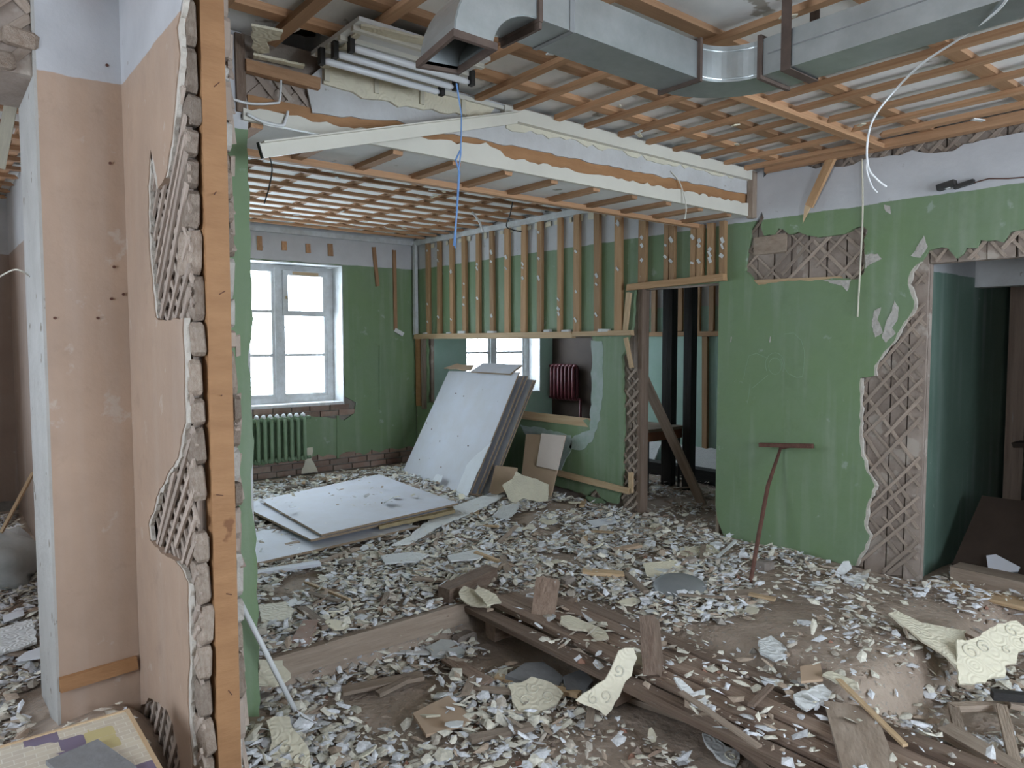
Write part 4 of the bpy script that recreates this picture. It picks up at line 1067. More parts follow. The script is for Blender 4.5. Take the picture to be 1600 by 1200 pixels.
# ---- boards and scraps under the hatch
n1 = Vector((-0.93, -0.1, 0.30)).normalized()
b0 = Vector((4.80, 4.98, 0.0))
sheet('cardboard_piece', 'large brown cardboard panel leaning below the hatch sill', 'cardboard', [PP(x, y, b0, n1) for x, y in [(822,678),(884,680),(858,787),(812,770)]], n1, .012, 'cardboard')
b1 = b0 + n1 * 0.03
sheet('panel_offcut', 'pale pinkish board with a fold line leaning on the cardboard panel', 'board', [PP(x, y, b1, n1) for x, y in [(846,677),(883,681),(871,735),(838,728)]], n1, .010, 'pink_board')
b2 = Vector((4.62, 5.15, 0.02)); n2 = Vector((-.85, -.35, .38)).normalized()
sheet('cardboard_box_side', 'small brown cardboard piece behind the cream foam tile', 'cardboard', [PP(x, y, b2, n2) for x, y in [(774,727),(808,731),(806,760),(770,775),(764,768)]], n2, .012, 'cardboard')
b3 = Vector((4.45, 5.0, 0.02)); n3 = Vector((-.75, -.45, .48)).normalized()
ft = sheet('foam_tile', 'cream embossed foam tile standing broken below the hatch', 'foam tile', [PP(x, y, b3, n3) for x, y in [(785,758),(800,748),(806,736),(815,742),(836,748),(857,757),(856,782),(838,784),(818,778),(806,786),(797,783),(790,770)]], n3, .012, 'foam', seed=6, step=.03, amp=.006)
plank('loose_batten', 'pale batten lying slantwise low on the wall by the middle doorway', 'batten', P(873, 739, 'x', WX - .03), P(984, 768, 'x', WX - .03), .055, .03, 'fresh_wood', up=(1, 0, 0))
plank('short_batten', 'short upright batten stub at the foot of the middle doorway post', 'batten', P(986, 738, 'x', WX - .02), P(986, 770, 'x', WX - .02), .04, .03, 'fresh_wood', up=(1, 0, 0))
plank('loose_batten', 'thin batten hanging slantwise from the post of the middle doorway', 'batten', P(978, 528, 'x', WX - .03), P(987, 575, 'x', WX - .02), .035, .025, 'fresh_wood', up=(1, 0, 0))
plank('loose_batten', 'thin batten fixed at the head of the middle doorway post', 'batten', P(983, 457, 'x', WX - .035), P(977, 516, 'x', WX - .02), .05, .025, 'fresh_wood', up=(1, 0, 0))

# ---- room behind the middle doorway
def upright(name, label, x, u, w, t, m, ztop=2.94):
    p = P(x, 600, 'x', u); return plank(name, label, 'post', (u, p.y, 0.0), (u, p.y, ztop), w, t, m, up=(1, 0, 0))
upright('black_post', 'wide black upright post behind the middle doorway', 1046, 6.35, .135, .10, 'black_post')
upright('black_post', 'narrow black upright post right of the wide one behind the doorway', 1078, 6.35, .105, .10, 'black_post')
pa = P(1000, 578, 'x', 5.35); pb = P(1098, 790, 'x', 5.75); pb.z = .03
plank('leaning_plank', 'brown plank leaning across the middle doorway', 'plank', pa, pb, .10, .03, 'grey_wood', up=(1, 0, 0))
tb = thing('side_table', 'small reddish table with black legs inside the middle doorway', 'table', (6.0, 5.2, 0))
tc = P(1012, 700, 'x', 6.0)
MB().box((5.75, tc.y - .22, .66), (6.35, tc.y + .6, .69)).build('table_top', 'grey_wood', tb)
MB().box((5.77, tc.y - .20, .56), (6.33, tc.y + .58, .66)).build('apron', 'table_red', tb)
for (a, b) in ((5.79, -.18), (6.3, -.18), (5.79, .55), (6.3, .55)):
    MB().tube([(a, tc.y + b, 0.0), (a, tc.y + b, .56)], .014, 8).build('leg', 'black_metal', tb)
# debris pile under the far wall
sheet('foam_tile', 'white embossed foam tile lying against the far wall behind the doorway', 'foam tile', [Vector((7.25, 4.95, .02)), Vector((7.25, 5.75, .02)), Vector((7.42, 5.75, .28)), Vector((7.42, 4.95, .30))], (-.85, 0, .52), .015, 'foam_white', seed=3, step=.06, amp=.012)
sheet('foam_tile', 'white embossed foam tile beyond the reddish table', 'foam tile', [Vector((7.2, 6.0, .02)), Vector((7.2, 6.7, .02)), Vector((7.42, 6.7, .26)), Vector((7.42, 6.0, .28))], (-.85, 0, .52), .015, 'foam_white', seed=4, step=.06, amp=.012)
plank('dark_timber', 'dark timber lying across the floor behind the middle doorway', 'timber', (6.75, 4.4, .09), (6.75, 6.4, .09), .14, .16, 'black_post')

# ---- rake against the wall
rk = thing('rake', 'rusty iron rake with bent handle leaning on the green wall', 'rake', G(1172, 915))
hb = G(1171, 917); hh = P(1220, 699, 'x', WX - .05)
h1 = hb.lerp(hh, .35) + Vector((0, .02, -.01)); h2 = hb.lerp(hh, .7) + Vector((0, .035, -.01))
MB().tube([hb - Vector((0, 0, .01)), h1, h2, hh], [.013, .015, .015, .011], 8).build('handle', 'rust', rk, True)
ha, hc = P(1187, 695, 'x', WX - .055), P(1270, 697, 'x', WX - .045)
hd = MB().bar(ha, hc, .03, .032).build('head', 'rust', rk)
for i in range(11):
    a = ha.lerp(hc, (i + .3) / 11.2); MB().tube([a, a + Vector((.035, 0, .004 if i % 2 else -.006))], [.006, .003], 5).build('tine', 'rust', hd)
MB().tube([hh + Vector((0, 0, -.01)), ha.lerp(hc, .72)], .006, 6).build('brace', 'rust', rk)
# ---- grey lid
lc = G(1062, 921, 0.02)
def lathe(prof, n=28):
    m = MB(); k = len(prof)
    for j in range(n):
        t = 2*math.pi*j/n
        for r, z in prof: m.v.append((r*math.cos(t), r*math.sin(t), z))
    for j in range(n):
        for i in range(k-1): m.f.append((j*k+i, ((j+1) % n)*k+i, ((j+1) % n)*k+i+1, j*k+i+1))
    return m
o = lathe([(0.001, .052), (.07, .050), (.125, .040), (.16, .022), (.172, 0.004), (.172, -.006), (.16, 0.0), (.001, .03)]).build('pan_lid', 'grey_metal', None, True)
o.location = lc + Vector((0, 0, .012)); o.rotation_euler = (.10, -.12, 0); tag(o, 'round grey domed lid lying in the rubble near the rake', 'lid')

# ---- remaining floor planks
lbl = ['floor plank on the pit side of the torn up strip', 'second torn up floor plank from the pit', 'middle torn up floor plank between the two upright blocks', 'fourth torn up floor plank from the pit', 'floor plank on the doorway side of the torn up strip']
for i in range(5):
    u = 2.555 + i * .122; top = 3.68 - .12 * (i % 3) - (0.5 if i > 2 else 0)
    plank('floor_plank', lbl[i], 'plank', (u - .02, top, .01 - .03 * (i == 0) + .014 * (i % 2)), (u + .02, 0.75 + .1 * (i % 2), -.05 + .022 * (i % 3)), .104, .036, 'old_wood', group='torn up floor planks')
for i, v in enumerate((1.35, 2.35, 3.3)):
    plank('floor_joist', ['hidden floor joist under the near end of the planks', 'floor joist under the middle of the planks', 'floor joist under the far end of the planks'][i], 'timber', (2.53, v, -.105 - (i == 0) * .02), (3.2, v, -.09), .09, .11, 'old_wood', group='joists under the floor planks')
plank('cross_timber', 'rotten cross timber at the far left end of the planks', 'timber', G(694, 930, .06), G(768, 896, .06), .09, .10, 'old_wood')
def block(label, base_px, top, w, t, yaw, z0=0.0):
    b = P(*base_px, 'z', z0); q = b + Vector(top)
    return plank('timber_block', label, 'timber', b, q, w, t, 'old_wood', up=(math.cos(yaw), math.sin(yaw), 0), group='upright blocks on the floor planks')
block('tall upright timber block on the far part of the floor planks', (848, 968), (.10, .06, .20), .14, .06, .6)
block('long tilted timber block standing across the floor planks', (1022, 1060), (.12, .13, .22), .07, .13, .5)
plank('ledge_joist', 'dusty joist edge along the rim of the dug out pit', 'timber', (1.25, 3.53, -.055), (2.52, 3.535, -.05), .06, .13, 'grey_wood')
plank('brick_end', 'broken red timber end on the left of the pit rim', 'timber', G(470, 1005, .02), G(487, 1028, .03), .09, .06, 'brick')
plank('loose_plank', 'grey plank lying in front of the floor planks beside the foam piece', 'plank', G(975, 1083, .03), G(1170, 1150, .02), .10, .03, 'grey_wood')
plank('loose_plank', 'dark plank pointing at the lower edge right of the middle', 'plank', G(1120, 1128, .05), G(1235, 1215, .04), .10, .04, 'old_wood')
plank('loose_plank', 'wide short grey board lying across the near floor planks', 'plank', P(1330, 1105, 'z', .02), P(1368, 1225, 'z', .03), .20, .025, 'grey_wood')
plank('thin_lath', 'long pale lath lying over the dirt mound edge', 'lath', P(1310, 1062, 'z', .06), P(1415, 1165, 'z', .03), .025, .012, 'fresh_wood')
plank('loose_plank', 'weathered plank at the lower right in front of the mound', 'plank', P(1475, 1140, 'z', -.1), P(1600, 1212, 'z', -.12), .10, .04, 'grey_wood')
# broken frame in the lower right corner
fr = thing('broken_frame', 'grey broken wooden frame lying in the lower right corner', 'frame', P(1540, 1150, 'z', -.2))
for a, b in (((1485, 1105), (1575, 1103)), ((1490, 1105), (1503, 1160)), ((1565, 1105), (1588, 1200)), ((1575, 1100), (1640, 1112))):
    piece('rail', P(*a, 'z', -.10), P(*b, 'z', -.13), .045, .03, 'grey_wood', fr)
plank('dark_pipe', 'dark iron bar beside the broken frame at the right edge', 'bar', P(1550, 1085, 'z', -.06), P(1610, 1090, 'z', -.06), .04, .04, 'black_metal')
# ---- white tube
a = Vector((0.965, BY - .05, 0.54)); a = P(374, 938, 'y', BY - 0.06); b = G(467, 1122, .01)
wt_ = thing('white_tube', 'thin white plastic tube leaning against the green pier', 'tube', b)
MB().tube([a, b], .0125, 10).build('shaft', 'white_plastic', wt_, True)
MB().tube([b + (a-b).normalized() * .03, b], .0145, 10).build('end_sleeve', 'lamp_tube', wt_, True)
# ---- mosaic table top in the near left corner
tt = thing('mosaic_board', 'beige mosaic printed board with coloured squares in the lower left corner', 'board', (0.2, 2.3, -.15))
MB().box((-.45, 1.75, .325), (.488, 2.66, .352)).build('top', 'mosaic', tt)
e = MB(); e.box((-.46, 2.66, .318), (.50, 2.67, .356)); e.box((.488, 1.75, .318), (.50, 2.66, .356)); e.build('edge_strip', 'fresh_wood', tt)
for (x, y) in ((-.4, 1.8), (.44, 1.8), (-.4, 2.58), (.44, 2.58)): MB().box((x - .02, y - .02, -.2), (x + .02, y + .02, .325)).build('leg', 'old_wood', tt)
c = P(140, 1195, 'z', .352)
tag(MB().bar(c + Vector((-.03, .095, .008)), c + Vector((.03, -.14, .008)), .145, .014).build('grey_tile', 'grey_slab', None), 'dark grey slate tile lying on the mosaic board', 'tile')

# ---- inside the right doorway
plank('threshold_timber', 'thick dusty timber lying in the right doorway', 'timber', (5.27, 1.80, .06), (5.27, .9, .06), .14, .13, 'grey_wood')
plank('floor_board', 'wide old board below the timber in the right doorway', 'plank', (5.12, 1.9, .0), (5.12, .9, .01), .16, .03, 'fresh_wood')
nb = Vector((-.80, .0, .60)).normalized(); c0 = Vector((5.40, 1.4, .10))
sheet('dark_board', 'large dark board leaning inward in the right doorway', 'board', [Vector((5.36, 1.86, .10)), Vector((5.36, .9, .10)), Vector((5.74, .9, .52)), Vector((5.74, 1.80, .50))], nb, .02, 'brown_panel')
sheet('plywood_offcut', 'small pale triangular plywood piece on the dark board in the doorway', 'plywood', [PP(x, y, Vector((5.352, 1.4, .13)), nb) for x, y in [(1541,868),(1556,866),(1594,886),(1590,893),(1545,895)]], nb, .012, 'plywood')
upright('brown_post', 'brown upright post in the gloom of the right doorway', 1590, 6.7, .13, .10, 'old_wood')
sheet('light_panel', 'pale square panel in the gloom of the right doorway', 'panel', [Vector((6.9, 1.86, .30)), Vector((6.9, 1.50, .30)), Vector((7.0, 1.52, .62)), Vector((7.0, 1.84, .60))], (-1, 0, .2), .02, 'white_paint')
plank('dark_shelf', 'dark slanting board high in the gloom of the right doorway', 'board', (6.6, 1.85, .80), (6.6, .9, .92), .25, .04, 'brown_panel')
tag(lump('dirt_heap', (6.75, 1.45, .15), (.5, .7, .32), 'rubble', None, 91), 'dark heap of rubble inside the right doorway', 'rubble')

# ---- pink room beyond the pier
bag = MB()
bc = P(18, 890, 'z', .12)
def blob(c, s, seed, n=10, k=7, amp=.18):
    m = MB(); r = random.Random(seed)
    for i in range(k + 1):
        ph = math.pi * i / k
        for j in range(n):
            t = 2*math.pi*j/n; q = 1 + r.uniform(-amp, amp) * (0 < i < k)
            m.v.append((c[0] + s[0]*math.sin(ph)*math.cos(t)*q, c[1] + s[1]*math.sin(ph)*math.sin(t)*q, c[2] + s[2]*math.cos(ph)*q))
    for i in range(k):
        for j in range(n): m.f.append((i*n+j, i*n+(j+1) % n, (i+1)*n+(j+1) % n, (i+1)*n+j))
    return m
tag(blob((bc.x - .12, bc.y + .1, .17), (.30, .34, .20), 5, 16, 10, .16).build('rubbish_bag', 'plastic_film', None, True, origin=(bc.x, bc.y, 0)), 'crumpled translucent rubbish bag in the pink room', 'bag')
plank('leaning_lath', 'thin pale lath leaning beyond the pier in the pink room', 'lath', P(2, 832, 'y', 5.2), P(52, 738, 'y', 5.4), .018, .014, 'fresh_wood')
plank('ceiling_lath', 'pale broken lath hanging under the pink room ceiling', 'lath', P(22, 140, 'y', 4.0), P(-2, 262, 'y', 4.1), .05, .012, 'cream', up=(0, 1, 0))
cable('thin_wire', 'thin pale wire curling from the side of the pier', [P(46, 432, 'y', 3.4) , P(35, 424, 'y', 3.3), P(20, 422, 'y', 3.3), P(-5, 435, 'y', 3.3)], .003, 'cream_trim')
sheet('paper_sheet', 'white paper sheet on the rubble beyond the pier', 'paper', [G(x, y, .06) for x, y in [(4, 960), (36, 948), (38, 962), (6, 978)]], (0, .1, 1), .004, 'paper')
sheet('foam_tile', 'white embossed foam tile lying flat beside the pink pier', 'foam tile', [G(x, y, .08) for x, y in [(-10, 985), (52, 968), (58, 1002), (-10, 1022)]], (.02, 0, 1), .012, 'foam_white', seed=31, step=.04, amp=.008)
sheet('paper_sheet', 'rounded white scrap of paper close to the foot of the pier', 'paper', [G(x, y, .07) for x, y in [(24, 1030), (40, 1016), (66, 1008), (66, 1030), (40, 1034)]], (0, .1, 1), .004, 'paper')

# ---- large foam tile fragments in the foreground
def scrolls(o, n, seed, R=.04):
    """raised curls moulded on a tile, kept inside its outline"""
    r = random.Random(seed); loop = o['outline']; loop = [(loop[i], loop[i+1]) for i in range(0, len(loop), 2)]
    del o['outline']
    xs = [p[0] for p in loop]; ys = [p[1] for p in loop]; W = world_of(o); done = []
    for i in range(n * 30):
        c = (r.uniform(min(xs), max(xs)), r.uniform(min(ys), max(ys))); q = R * r.uniform(.6, 1.1)
        ok = all(inside(loop, (c[0] + 1.2*q*math.cos(t), c[1] + 1.2*q*math.sin(t))) for t in np.linspace(0, 6.2, 10))
        if not ok or any(math.hypot(c[0]-d[0], c[1]-d[1]) < q + d[2] for d in done): continue
        done.append((*c, q)); t0 = r.uniform(0, 6.28)
        pts = [W @ Vector((c[0] + q*(1-.10*t)*math.cos(t0+t), c[1] + q*(1-.10*t)*math.sin(t0+t), .001)) for t in np.linspace(0, 7.2, 18)]
        MB().tube(pts, .0045, 5).build('relief_scroll', 'cream', o, True)
        if len(done) == n: break
def frag(label, px, p0, n, seed, m='foam', th=.012, name='foam_tile', amp=.007, step=.03, sc=0):
    n = Vector(n).normalized()
    o = sheet(name, label, 'foam tile', [PP(x, y, p0, n) for x, y in px], n, th, m, 'broken foam ceiling tiles', seed=seed, step=step, amp=amp)
    if sc:
        o['outline'] = OUTLINES[o.name]; scrolls(o, sc, seed)
    return o
p0 = P(930, 1112, 'z', -.12)
frag('tall cream embossed tile piece standing upright against the planks', [(899,1093),(925,1078),(933,1068),(946,1062),(955,1045),(968,1018),(978,1010),(992,1012),(994,1028),(986,1055),(972,1078),(962,1098),(947,1117),(925,1108)], p0, (-.50, -.82, .30), 1, sc=4)
frag('cream embossed tile pieces overlapping left of the standing one', [(795,1072),(830,1058),(862,1066),(880,1082),(870,1100),(840,1113),(812,1110),(800,1096)], G(835, 1085, .07), (-.25, -.30, .92), 2, sc=3)
frag('cream tile with a ridge at the far end of the planks', [(716,925),(725,915),(748,925),(770,936),(766,948),(735,945),(718,935)], P(745, 932, 'z', .07), (-.3, -.35, .9), 3)
frag('second cream tile chip beside the ridged one on the planks', [(740,922),(748,916),(776,928),(783,940),(762,945)], P(760, 930, 'z', .10), (-.2, -.3, .93), 31)
frag('long narrow cream tile strip lying on the middle of the planks', [(876,962),(890,960),(925,975),(944,985),(952,997),(930,998),(918,985),(890,980),(876,972)], P(915, 980, 'z', .055), (0, -.15, 1), 4)
frag('white triangular trim piece lying on the floor planks', [(1053,1058),(1062,1060),(1085,1082),(1100,1076),(1104,1090),(1118,1102),(1080,1103)], P(1085, 1085, 'z', .03), (-.1, -.3, .95), 5, 'foam_white')
frag('big cream embossed tile draped over the mound edge at the right', [(1496,1000),(1512,1002),(1560,975),(1588,970),(1610,985),(1610,1015),(1590,1018),(1587,1035),(1572,1040),(1570,1056),(1545,1062),(1540,1066),(1498,1068)], P(1540, 1010, 'z', .06), (-.30, -.50, .81), 6, sc=5, th=.014)
frag('pale flat tile with a white edge on top of the mound', [(1388,957),(1402,954),(1440,972),(1508,985),(1510,1008),(1495,1040),(1470,1018),(1440,1000),(1420,985)], P(1450, 985, 'z', .075), (-.05, -.25, 1), 7)
frag('grey white tile leaning in the lower left beside the white tube', [(416,1125),(440,1118),(452,1120),(465,1150),(480,1162),(490,1205),(420,1205),(424,1160)], G(450, 1160, .07), (-.2, -.45, .87), 8, sc=2)
frag('cream tile lying left of the white tube by the pier', [(404,1030),(440,1032),(456,1058),(430,1072),(405,1068)], G(430, 1052, .05), (0, -.3, 1), 9)
frag('cream tile lying flat behind the pit left end', [(405,945),(445,940),(460,952),(452,968),(408,970)], G(430, 955, .05), (0, -.1, 1), 10)
frag('pale tile on the rubble behind the round lid', [(1005,880),(1050,875),(1068,885),(1045,905),(1010,898)], G(1035, 890, .05), (0, -.2, 1), 11)
frag('cream tile lying beyond the lid near the wall foot', [(1062,855),(1118,850),(1124,862),(1080,872),(1062,866)], G(1095, 860, .04), (0, -.1, 1), 12)
frag('white flap of torn tile at the foot of the bare lath strip', [(1304,895),(1318,878),(1328,876),(1332,888),(1318,900)], G(1316, 898, .01), (-.8, -.3, .5), 13, 'foam_white')
frag('white torn tile lying beneath the bare lath strip', [(1318,905),(1340,895),(1358,896),(1352,912),(1335,915)], G(1338, 905, .03), (0, -.2, 1), 14, 'foam_white')
frag('white tile shred at the lower edge right of the middle', [(1098,1146),(1110,1148),(1135,1165),(1158,1178),(1150,1195),(1130,1188),(1105,1165)], G(1128, 1170, .03), (0, -.2, 1), 15, 'foam_white', sc=1)
frag('torn white tile scraps on the mound above the planks', [(1185,1000),(1205,993),(1228,1010),(1232,1025),(1212,1032),(1190,1020)], P(1208, 1012, 'z', .05), (0, -.2, 1), 16, 'foam_white')
frag('pale torn tile on the planks under the orange scrap', [(1240,1085),(1262,1078),(1285,1068),(1302,1082),(1282,1100),(1262,1108),(1246,1098)], P(1270, 1090, 'z', .03), (0, -.2, 1), 17, 'foam_white')
frag('white narrow tile piece at the mound foot', [(1284,1052),(1300,1048),(1332,1062),(1341,1076),(1318,1070)], P(1312, 1062, 'z', .06), (0, -.2, 1), 18)
sheet('orange_scrap', 'flat orange brown board scrap on the edge of the mound', 'board', [P(x, y, 'z', .055) for x, y in [(1250,1042),(1282,1036),(1286,1060),(1252,1064)]], (0, -.05, 1), .012, 'cardboard')
sheet('paper_sheet', 'white paper sheet lying on the rubble near the middle doorway', 'paper', [G(x, y, .05) for x, y in [(915,812),(960,808),(964,818),(930,822)]], (0, 0, 1), .004, 'paper')
sheet('plastic_sheet', 'crumpled translucent plastic sheet at the pit edge', 'plastic', [G(x, y, .05) for x, y in [(663,1015),(690,1003),(718,1008),(728,1015),(712,1026),(675,1026)]], (0, -.1, 1), .006, 'plastic_film', seed=9, step=.05, amp=.015, bend=.6)
sheet('slate_slab', 'dark grey slab lying in the pit under the planks', 'slab', [G(x, y, .06) for x, y in [(790,1058),(820,1040),(850,1036),(880,1056),(870,1070),(830,1068)]], (0, -.1, 1), .05, 'grey_slab', seed=10, step=.08, amp=.01)
sheet('slate_slab', 'smaller dark grey slab beside the big one in the pit', 'slab', [G(x, y, .06) for x, y in [(880,1058),(910,1046),(924,1062),(915,1076),(885,1076)]], (0, -.1, 1), .05, 'grey_slab', seed=11, step=.08, amp=.01)
tag(lump('loose_brick', G(725, 1000, .02), (.14, .09, .08), 'rubble', None, 93), 'dusty brick lying at the pit edge under the planks', 'brick')
sheet('red_board', 'flat brown and red board lying in the lower rubble', 'board', [G(x, y, .05) for x, y in [(645,1118),(700,1090),(742,1118),(725,1130),(668,1145)]], (0, -.05, 1), .014, 'cardboard', seed=12, step=.08, amp=.01)
for i, (a, b, w, m, l) in enumerate([((535, 1080), (660, 1055), .07, 'grey_wood', 'long grey lath lying in the pit left of the plastic sheet'), ((700, 1030), (760, 1068), .08, 'old_wood', 'stubby brown plank end by the plastic sheet'),
        ((775, 1058), (905, 1085), .05, 'fresh_wood', 'orange lath under the overlapping cream tiles'), ((735, 1155), (830, 1135), .05, 'grey_wood', 'grey stick in the lower rubble'),
        ((470, 950), (510, 980), .05, 'grey_wood', 'short stick behind the pit on the left'), ((910, 893), (975, 897), .09, 'fresh_wood', 'pale plank stub behind the planks'), ((975, 895), (1010, 925), .04, 'grey_wood', 'dark stick running to the round lid'),
        ((960, 860), (1000, 852), .06, 'cardboard', 'brown wood scrap in the rubble before the middle doorway'), ((1135, 930), (1195, 925), .10, 'grey_wood', 'flat brown board at the foot of the rake'), ((785, 870), (795, 895), .05, 'grey_wood', 'short upright pale lath in the middle of the rubble'),
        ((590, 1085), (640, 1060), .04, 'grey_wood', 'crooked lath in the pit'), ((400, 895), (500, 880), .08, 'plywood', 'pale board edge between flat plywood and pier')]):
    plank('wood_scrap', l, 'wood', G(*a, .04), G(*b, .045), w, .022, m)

# ================================================================ RUBBLE
def in_room(u, v):
    if 0.27 < u < 1.2 and 3.15 < v < 3.86: return False
    if 0.60 < u < 0.90 and v > PE - .05: return False
    if 5.0 < u < 5.22 and not (DM[0] + .05 < v < DM[1] - .05 or DR[0] < v < DR[1] - .05): return False
    if u > 5.0 and 1.9 < v < 2.2: return False
    return v < 8.0 and u < 7.3
def on_planks(u, v): return 2.48 < u < 3.15 and 0.7 < v < 3.7
SHEETS = [[(p.x, p.y) for p in (P(x, y, 'z', .1) for x, y in q)] for q in ([(592,741),(715,786),(502,835),(407,781)], [(560,755),(700,795),(486,843),(372,787)])]
def dens(u, v):
    if v > 3.45: return 1.0 if u < 5.0 else 0.22
    if u < 0.8: return 0.9
    if on_planks(u, v): return 0.14
    if 3.1 < u < 4.9:
        return 0.85 if v > 2.55 + 0.25 * math.sin(u * 3) else (0.20 if v > 1.4 else .5)
    if u > 1.75 and v < 2.35: return 0.35
    return 0.9 if u < 2.5 else .5
def spots(n, rng, zone=None):
    out = []
    while len(out) < n:
        u = rng.uniform(-.5, 7.2); v = rng.uniform(.8, 7.95)
        if zone and not zone(u, v): continue
        # only where the camera's room can show it
        fx = u * math.sin(YAW) + v * math.cos(YAW); rx = u * math.cos(YAW) - v * math.sin(YAW)
        if fx < 1.9 or abs(rx) > fx * .84 + .2: continue
        if not in_room(u, v) or rng.random() > dens(u, v): continue
        k = noise.noise(Vector((u * 2.1, v * 2.1, 9.0)))
        if rng.random() > 0.72 + 1.5 * k: continue
        if any(inside(s, (u, v)) for s in SHEETS) and rng.random() > .01: continue
        out.append((u, v))
    return out
def surf(u, v):
    z = ground(u, v)
    if on_planks(u, v): z = max(z, -.0)
    if any(inside(s, (u, v)) for s in SHEETS): z = .14
    return z

PAL = [((.78,.73,.62), 6), ((.78,.78,.80), 8), ((.68,.63,.52), 4), ((.56,.49,.41), 3), ((.44,.34,.26), 3), ((.64,.63,.63), 2)]
PALF = [c for c, w in PAL for _ in range(w)]
PALW = [(.40,.32,.25), (.33,.25,.19), (.27,.19,.14), (.55,.50,.42)]
def flakes(name, label, n, smin, smax, seed, lift, zone=None, asp=(1.0, 2.8), tilt=.24, pal=None):
    rng = random.Random(seed); V = []; F = []; C = []
    for (u, v) in spots(n, rng, zone):
        s = smin + (smax - smin) * rng.random() ** 2.2; a = rng.uniform(*asp)
        L = s; W = s / a; k = rng.choice((4, 5, 6)); t0 = rng.uniform(0, 6.28)
        th = rng.uniform(0, 6.28); ct, st = math.cos(th), math.sin(th)
        tx, ty = rng.gauss(0, tilt), rng.gauss(0, tilt); curl = rng.uniform(-1.5, 3.0)
        z0 = surf(u, v) + rng.uniform(.003, lift) + s * (abs(tx) + abs(ty)) * .3
        b = len(V); col = rng.choice(pal or PALF); q = rng.uniform(.85, 1.1)
        for i in range(k):
            ph = t0 + 2 * math.pi * (i + rng.uniform(-.25, .25)) / k
            x = L/2 * math.cos(ph) * rng.uniform(.75, 1.15); y = W/2 * math.sin(ph) * rng.uniform(.75, 1.15)
            V.append((u + x*ct - y*st, v + x*st + y*ct, z0 + x*tx + y*ty + curl * x * x)); C.append((*[c*q for c in col], 1))
        V.append((u, v, z0 + .1 * s)); C.append((*[c*q for c in col], 1))
        for i in range(k): F.append((b + i, b + (i+1) % k, b + k))
    me = bpy.data.meshes.new(name); me.from_pydata(V, [], F); me.update()
    at = me.color_attributes.new('flake_colour', 'FLOAT_COLOR', 'POINT')
    at.data.foreach_set('color', np.array(C, dtype=np.float32).ravel())
    return tag(link(name, me, 'flakes'), label, 'rubble', kind='stuff')
flakes('plaster_flakes', 'countless cream and white flakes of broken foam tile covering the floor', 62000, .02, .10, 1, .035)
flakes('fine_chips', 'fine pale chips and crumbs between the larger flakes', 40000, .006, .026, 2, .02, asp=(1, 2.5))
flakes('wood_shreds', 'thin splinters and shreds strewn through the rubble', 1500, .06, .20, 3, .04, asp=(6, 12), tilt=.12, pal=PALW)
def crumbs(name, label, n, seed, smin, smax):
    rng = random.Random(seed); V = []; F = []; C = []
    for (u, v) in spots(n, rng):
        s = smin + (smax - smin) * rng.random() ** 3; b = len(V); z = surf(u, v)
        col = rng.choice([(.30,.24,.195), (.24,.18,.145), (.38,.34,.30), (.32,.17,.12)])
        for d in ((1,0,0),(-1,0,0),(0,1,0),(0,-1,0),(0,0,1),(0,0,-.6)):
            V.append((u + d[0]*s*rng.uniform(.6,1.2), v + d[1]*s*rng.uniform(.6,1.2), z + s*.3 + d[2]*s*rng.uniform(.5,.9))); C.append((*col, 1))
        F += [tuple(b+i for i in f) for f in ((0,2,4),(2,1,4),(1,3,4),(3,0,4),(2,0,5),(1,2,5),(3,1,5),(0,3,5))]
    me = bpy.data.meshes.new(name); me.from_pydata(V, [], F); me.update()
    at = me.color_attributes.new('flake_colour', 'FLOAT_COLOR', 'POINT')
    at.data.foreach_set('color', np.array(C, dtype=np.float32).ravel())
    return tag(link(name, me, 'flakes'), label, 'rubble', kind='stuff')
crumbs('dirt_crumbs', 'brown crumbs of dirt and plaster scattered over the floor', 6000, 4, .006, .035)

# larger shards, each a thing of its own
MARKS = [((.2, 4.2), 'beyond the pink pier'), ((.2, 5.6), 'deep in the pink room'), ((1.6, 5.4), 'left of the flat plywood'), ((2.6, 4.7), 'in front of the flat plywood'),
         ((4.0, 5.0), 'before the cream tile under the hatch'), ((1.5, 3.9), 'behind the pit rim near the pier'), ((2.4, 4.0), 'behind the middle of the pit rim'), ((3.3, 4.2), 'in the middle of the back room'),
         ((4.4, 4.2), 'before the middle doorway'), ((6.2, 4.9), 'behind the middle doorway'), ((4.4, 3.1), 'between lid and green wall'), ((3.4, 3.3), 'left of the round lid'), ((4.5, 2.4), 'below the rake wall'),
         ((3.6, 2.3), 'on the bare mound'), ((3.7, 1.3), 'in the hollow at the lower right'), ((2.8, 3.2), 'on the far end of the planks'), ((2.8, 1.8), 'on the near end of the planks'),
         ((1.4, 3.2), 'by the leaning white tube'), ((2.1, 3.1), 'in the pit beside the planks'), ((2.0, 2.3), 'at the lower edge of the rubble'), ((5.8, 1.5), 'inside the right doorway'), ((1.2, 7.0), 'in the far corner by the window'), ((4.4, 6.6), 'at the foot of the leaning plywood')]
def zone_name(u, v):
    return min(MARKS, key=lambda m: math.hypot(m[0][0] - u, m[0][1] - v))[1]
SH = []
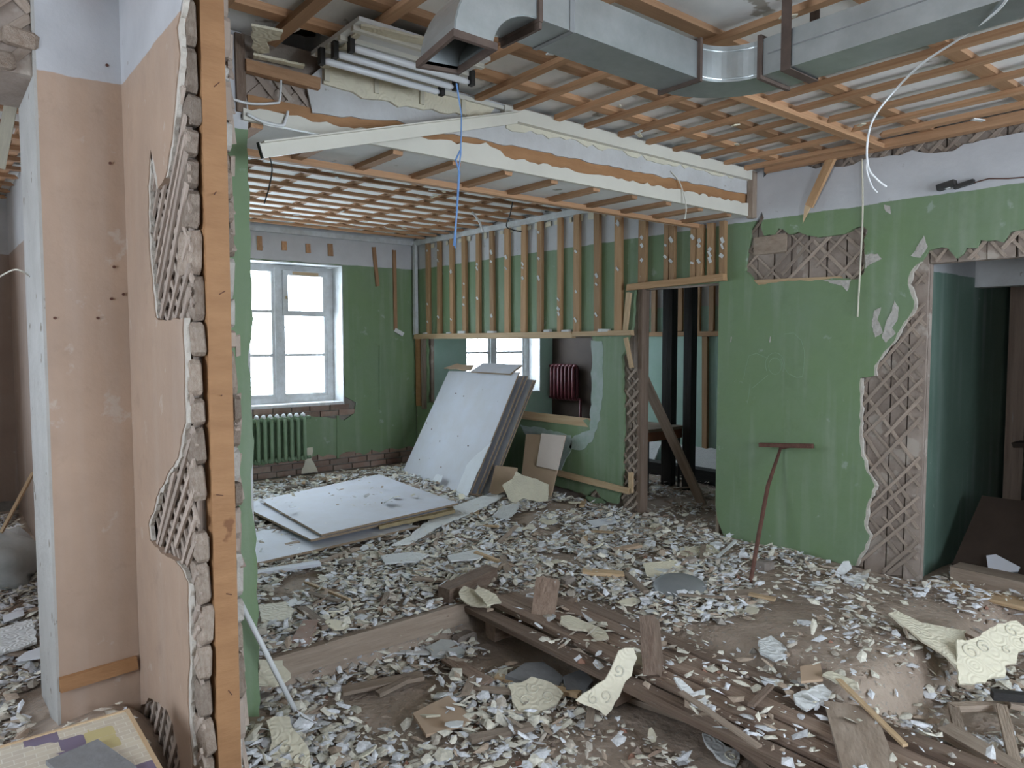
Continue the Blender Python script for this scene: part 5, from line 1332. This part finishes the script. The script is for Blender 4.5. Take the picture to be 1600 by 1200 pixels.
for i in range(8):
    rng = random.Random(900 + i); k = rng.choice((6, 7, 8)); a = rng.uniform(1.1, 2.4)
    loop = [(math.cos(2*math.pi*j/k) * .5 * rng.uniform(.7, 1.1), math.sin(2*math.pi*j/k) * .5 / a * rng.uniform(.7, 1.1)) for j in range(k)]
    bm = bmesh.new(); top = [bm.verts.new((x, y, .25 * x * x)) for x, y in loop]; bot = [bm.verts.new((x, y, .25 * x * x - .07)) for x, y in loop]
    bm.faces.new(top); bm.faces.new(bot[::-1])
    for j in range(k): bm.faces.new((top[j], bot[j], bot[(j+1) % k], top[(j+1) % k]))
    for nm in ('foam', 'foam_white'):
        me = bpy.data.meshes.new('shard'); bm.to_mesh(me); me.materials.append(MATS[nm]); SH.append((nm, me, 'long' if a > 1.75 else 'squarish'))
    bm.free()
rng = random.Random(77)
for (u, v) in spots(210, rng):
    nm, me, shp = rng.choice(SH); s = .07 + .12 * rng.random() ** 1.8
    fx = u * math.sin(YAW) + v * math.cos(YAW)
    o = bpy.data.objects.new('foam_shard', me); COL.objects.link(o)
    o.location = (u, v, surf(u, v) + .032 + rng.uniform(0, .02)); o.rotation_euler = (rng.gauss(0, .22), rng.gauss(0, .22), rng.uniform(0, 6.28)); o.scale = (s, s, s * .8)
    z = zone_name(u, v); e = o.rotation_euler
    dsc = ('large ' if s > .13 else 'small ' if s < .09 else '') + ('tilted ' if max(abs(e.x), abs(e.y)) > .28 else 'flat ') + shp + (' cream' if nm == 'foam' else ' white')
    tag(o, dsc + ' foam tile shard ' + z, 'foam shard', dsc + ' foam shards ' + z)
for (u, v) in spots(80, rng):
    L = rng.uniform(.15, .5); a = rng.uniform(0, 6.28); d = Vector((math.cos(a), math.sin(a), rng.uniform(-.05, .12))) * L / 2
    c = Vector((u, v, surf(u, v) + .045)); z = zone_name(u, v)
    if not in_room(u + d.x * 1.2, v + d.y * 1.2) or not in_room(u - d.x * 1.2, v - d.y * 1.2): continue
    m = rng.choice(['grey_wood', 'grey_wood', 'old_wood', 'fresh_wood', 'lath', 'foam_white'])
    w = {'grey_wood': 'grey wood', 'old_wood': 'dark brown wood', 'fresh_wood': 'pale wood', 'lath': 'dusty lath wood', 'foam_white': 'white trim'}[m]
    w = ('long ' if L > .36 else 'short ' if L < .24 else '') + w
    plank('splinter', 'loose splinter of ' + w + ' ' + z, 'splinter', c - d, c + d, rng.uniform(.02, .05), rng.uniform(.008, .02), m, group=w + ' splinters ' + z)
for i, (u, v) in enumerate(spots(45, rng)):
    s = rng.uniform(.04, .10); z = zone_name(u, v)
    o = lump('rubble_chunk', (u, v, surf(u, v) + s * .3), (s * 1.3, s, s * .7), 'rubble', None, 500 + i)
    w = 'big' if s > .08 else 'small' if s < .06 else 'middling'
    tag(o, w + ' lump of plaster rubble ' + z, 'rubble', w + ' rubble lumps ' + z)
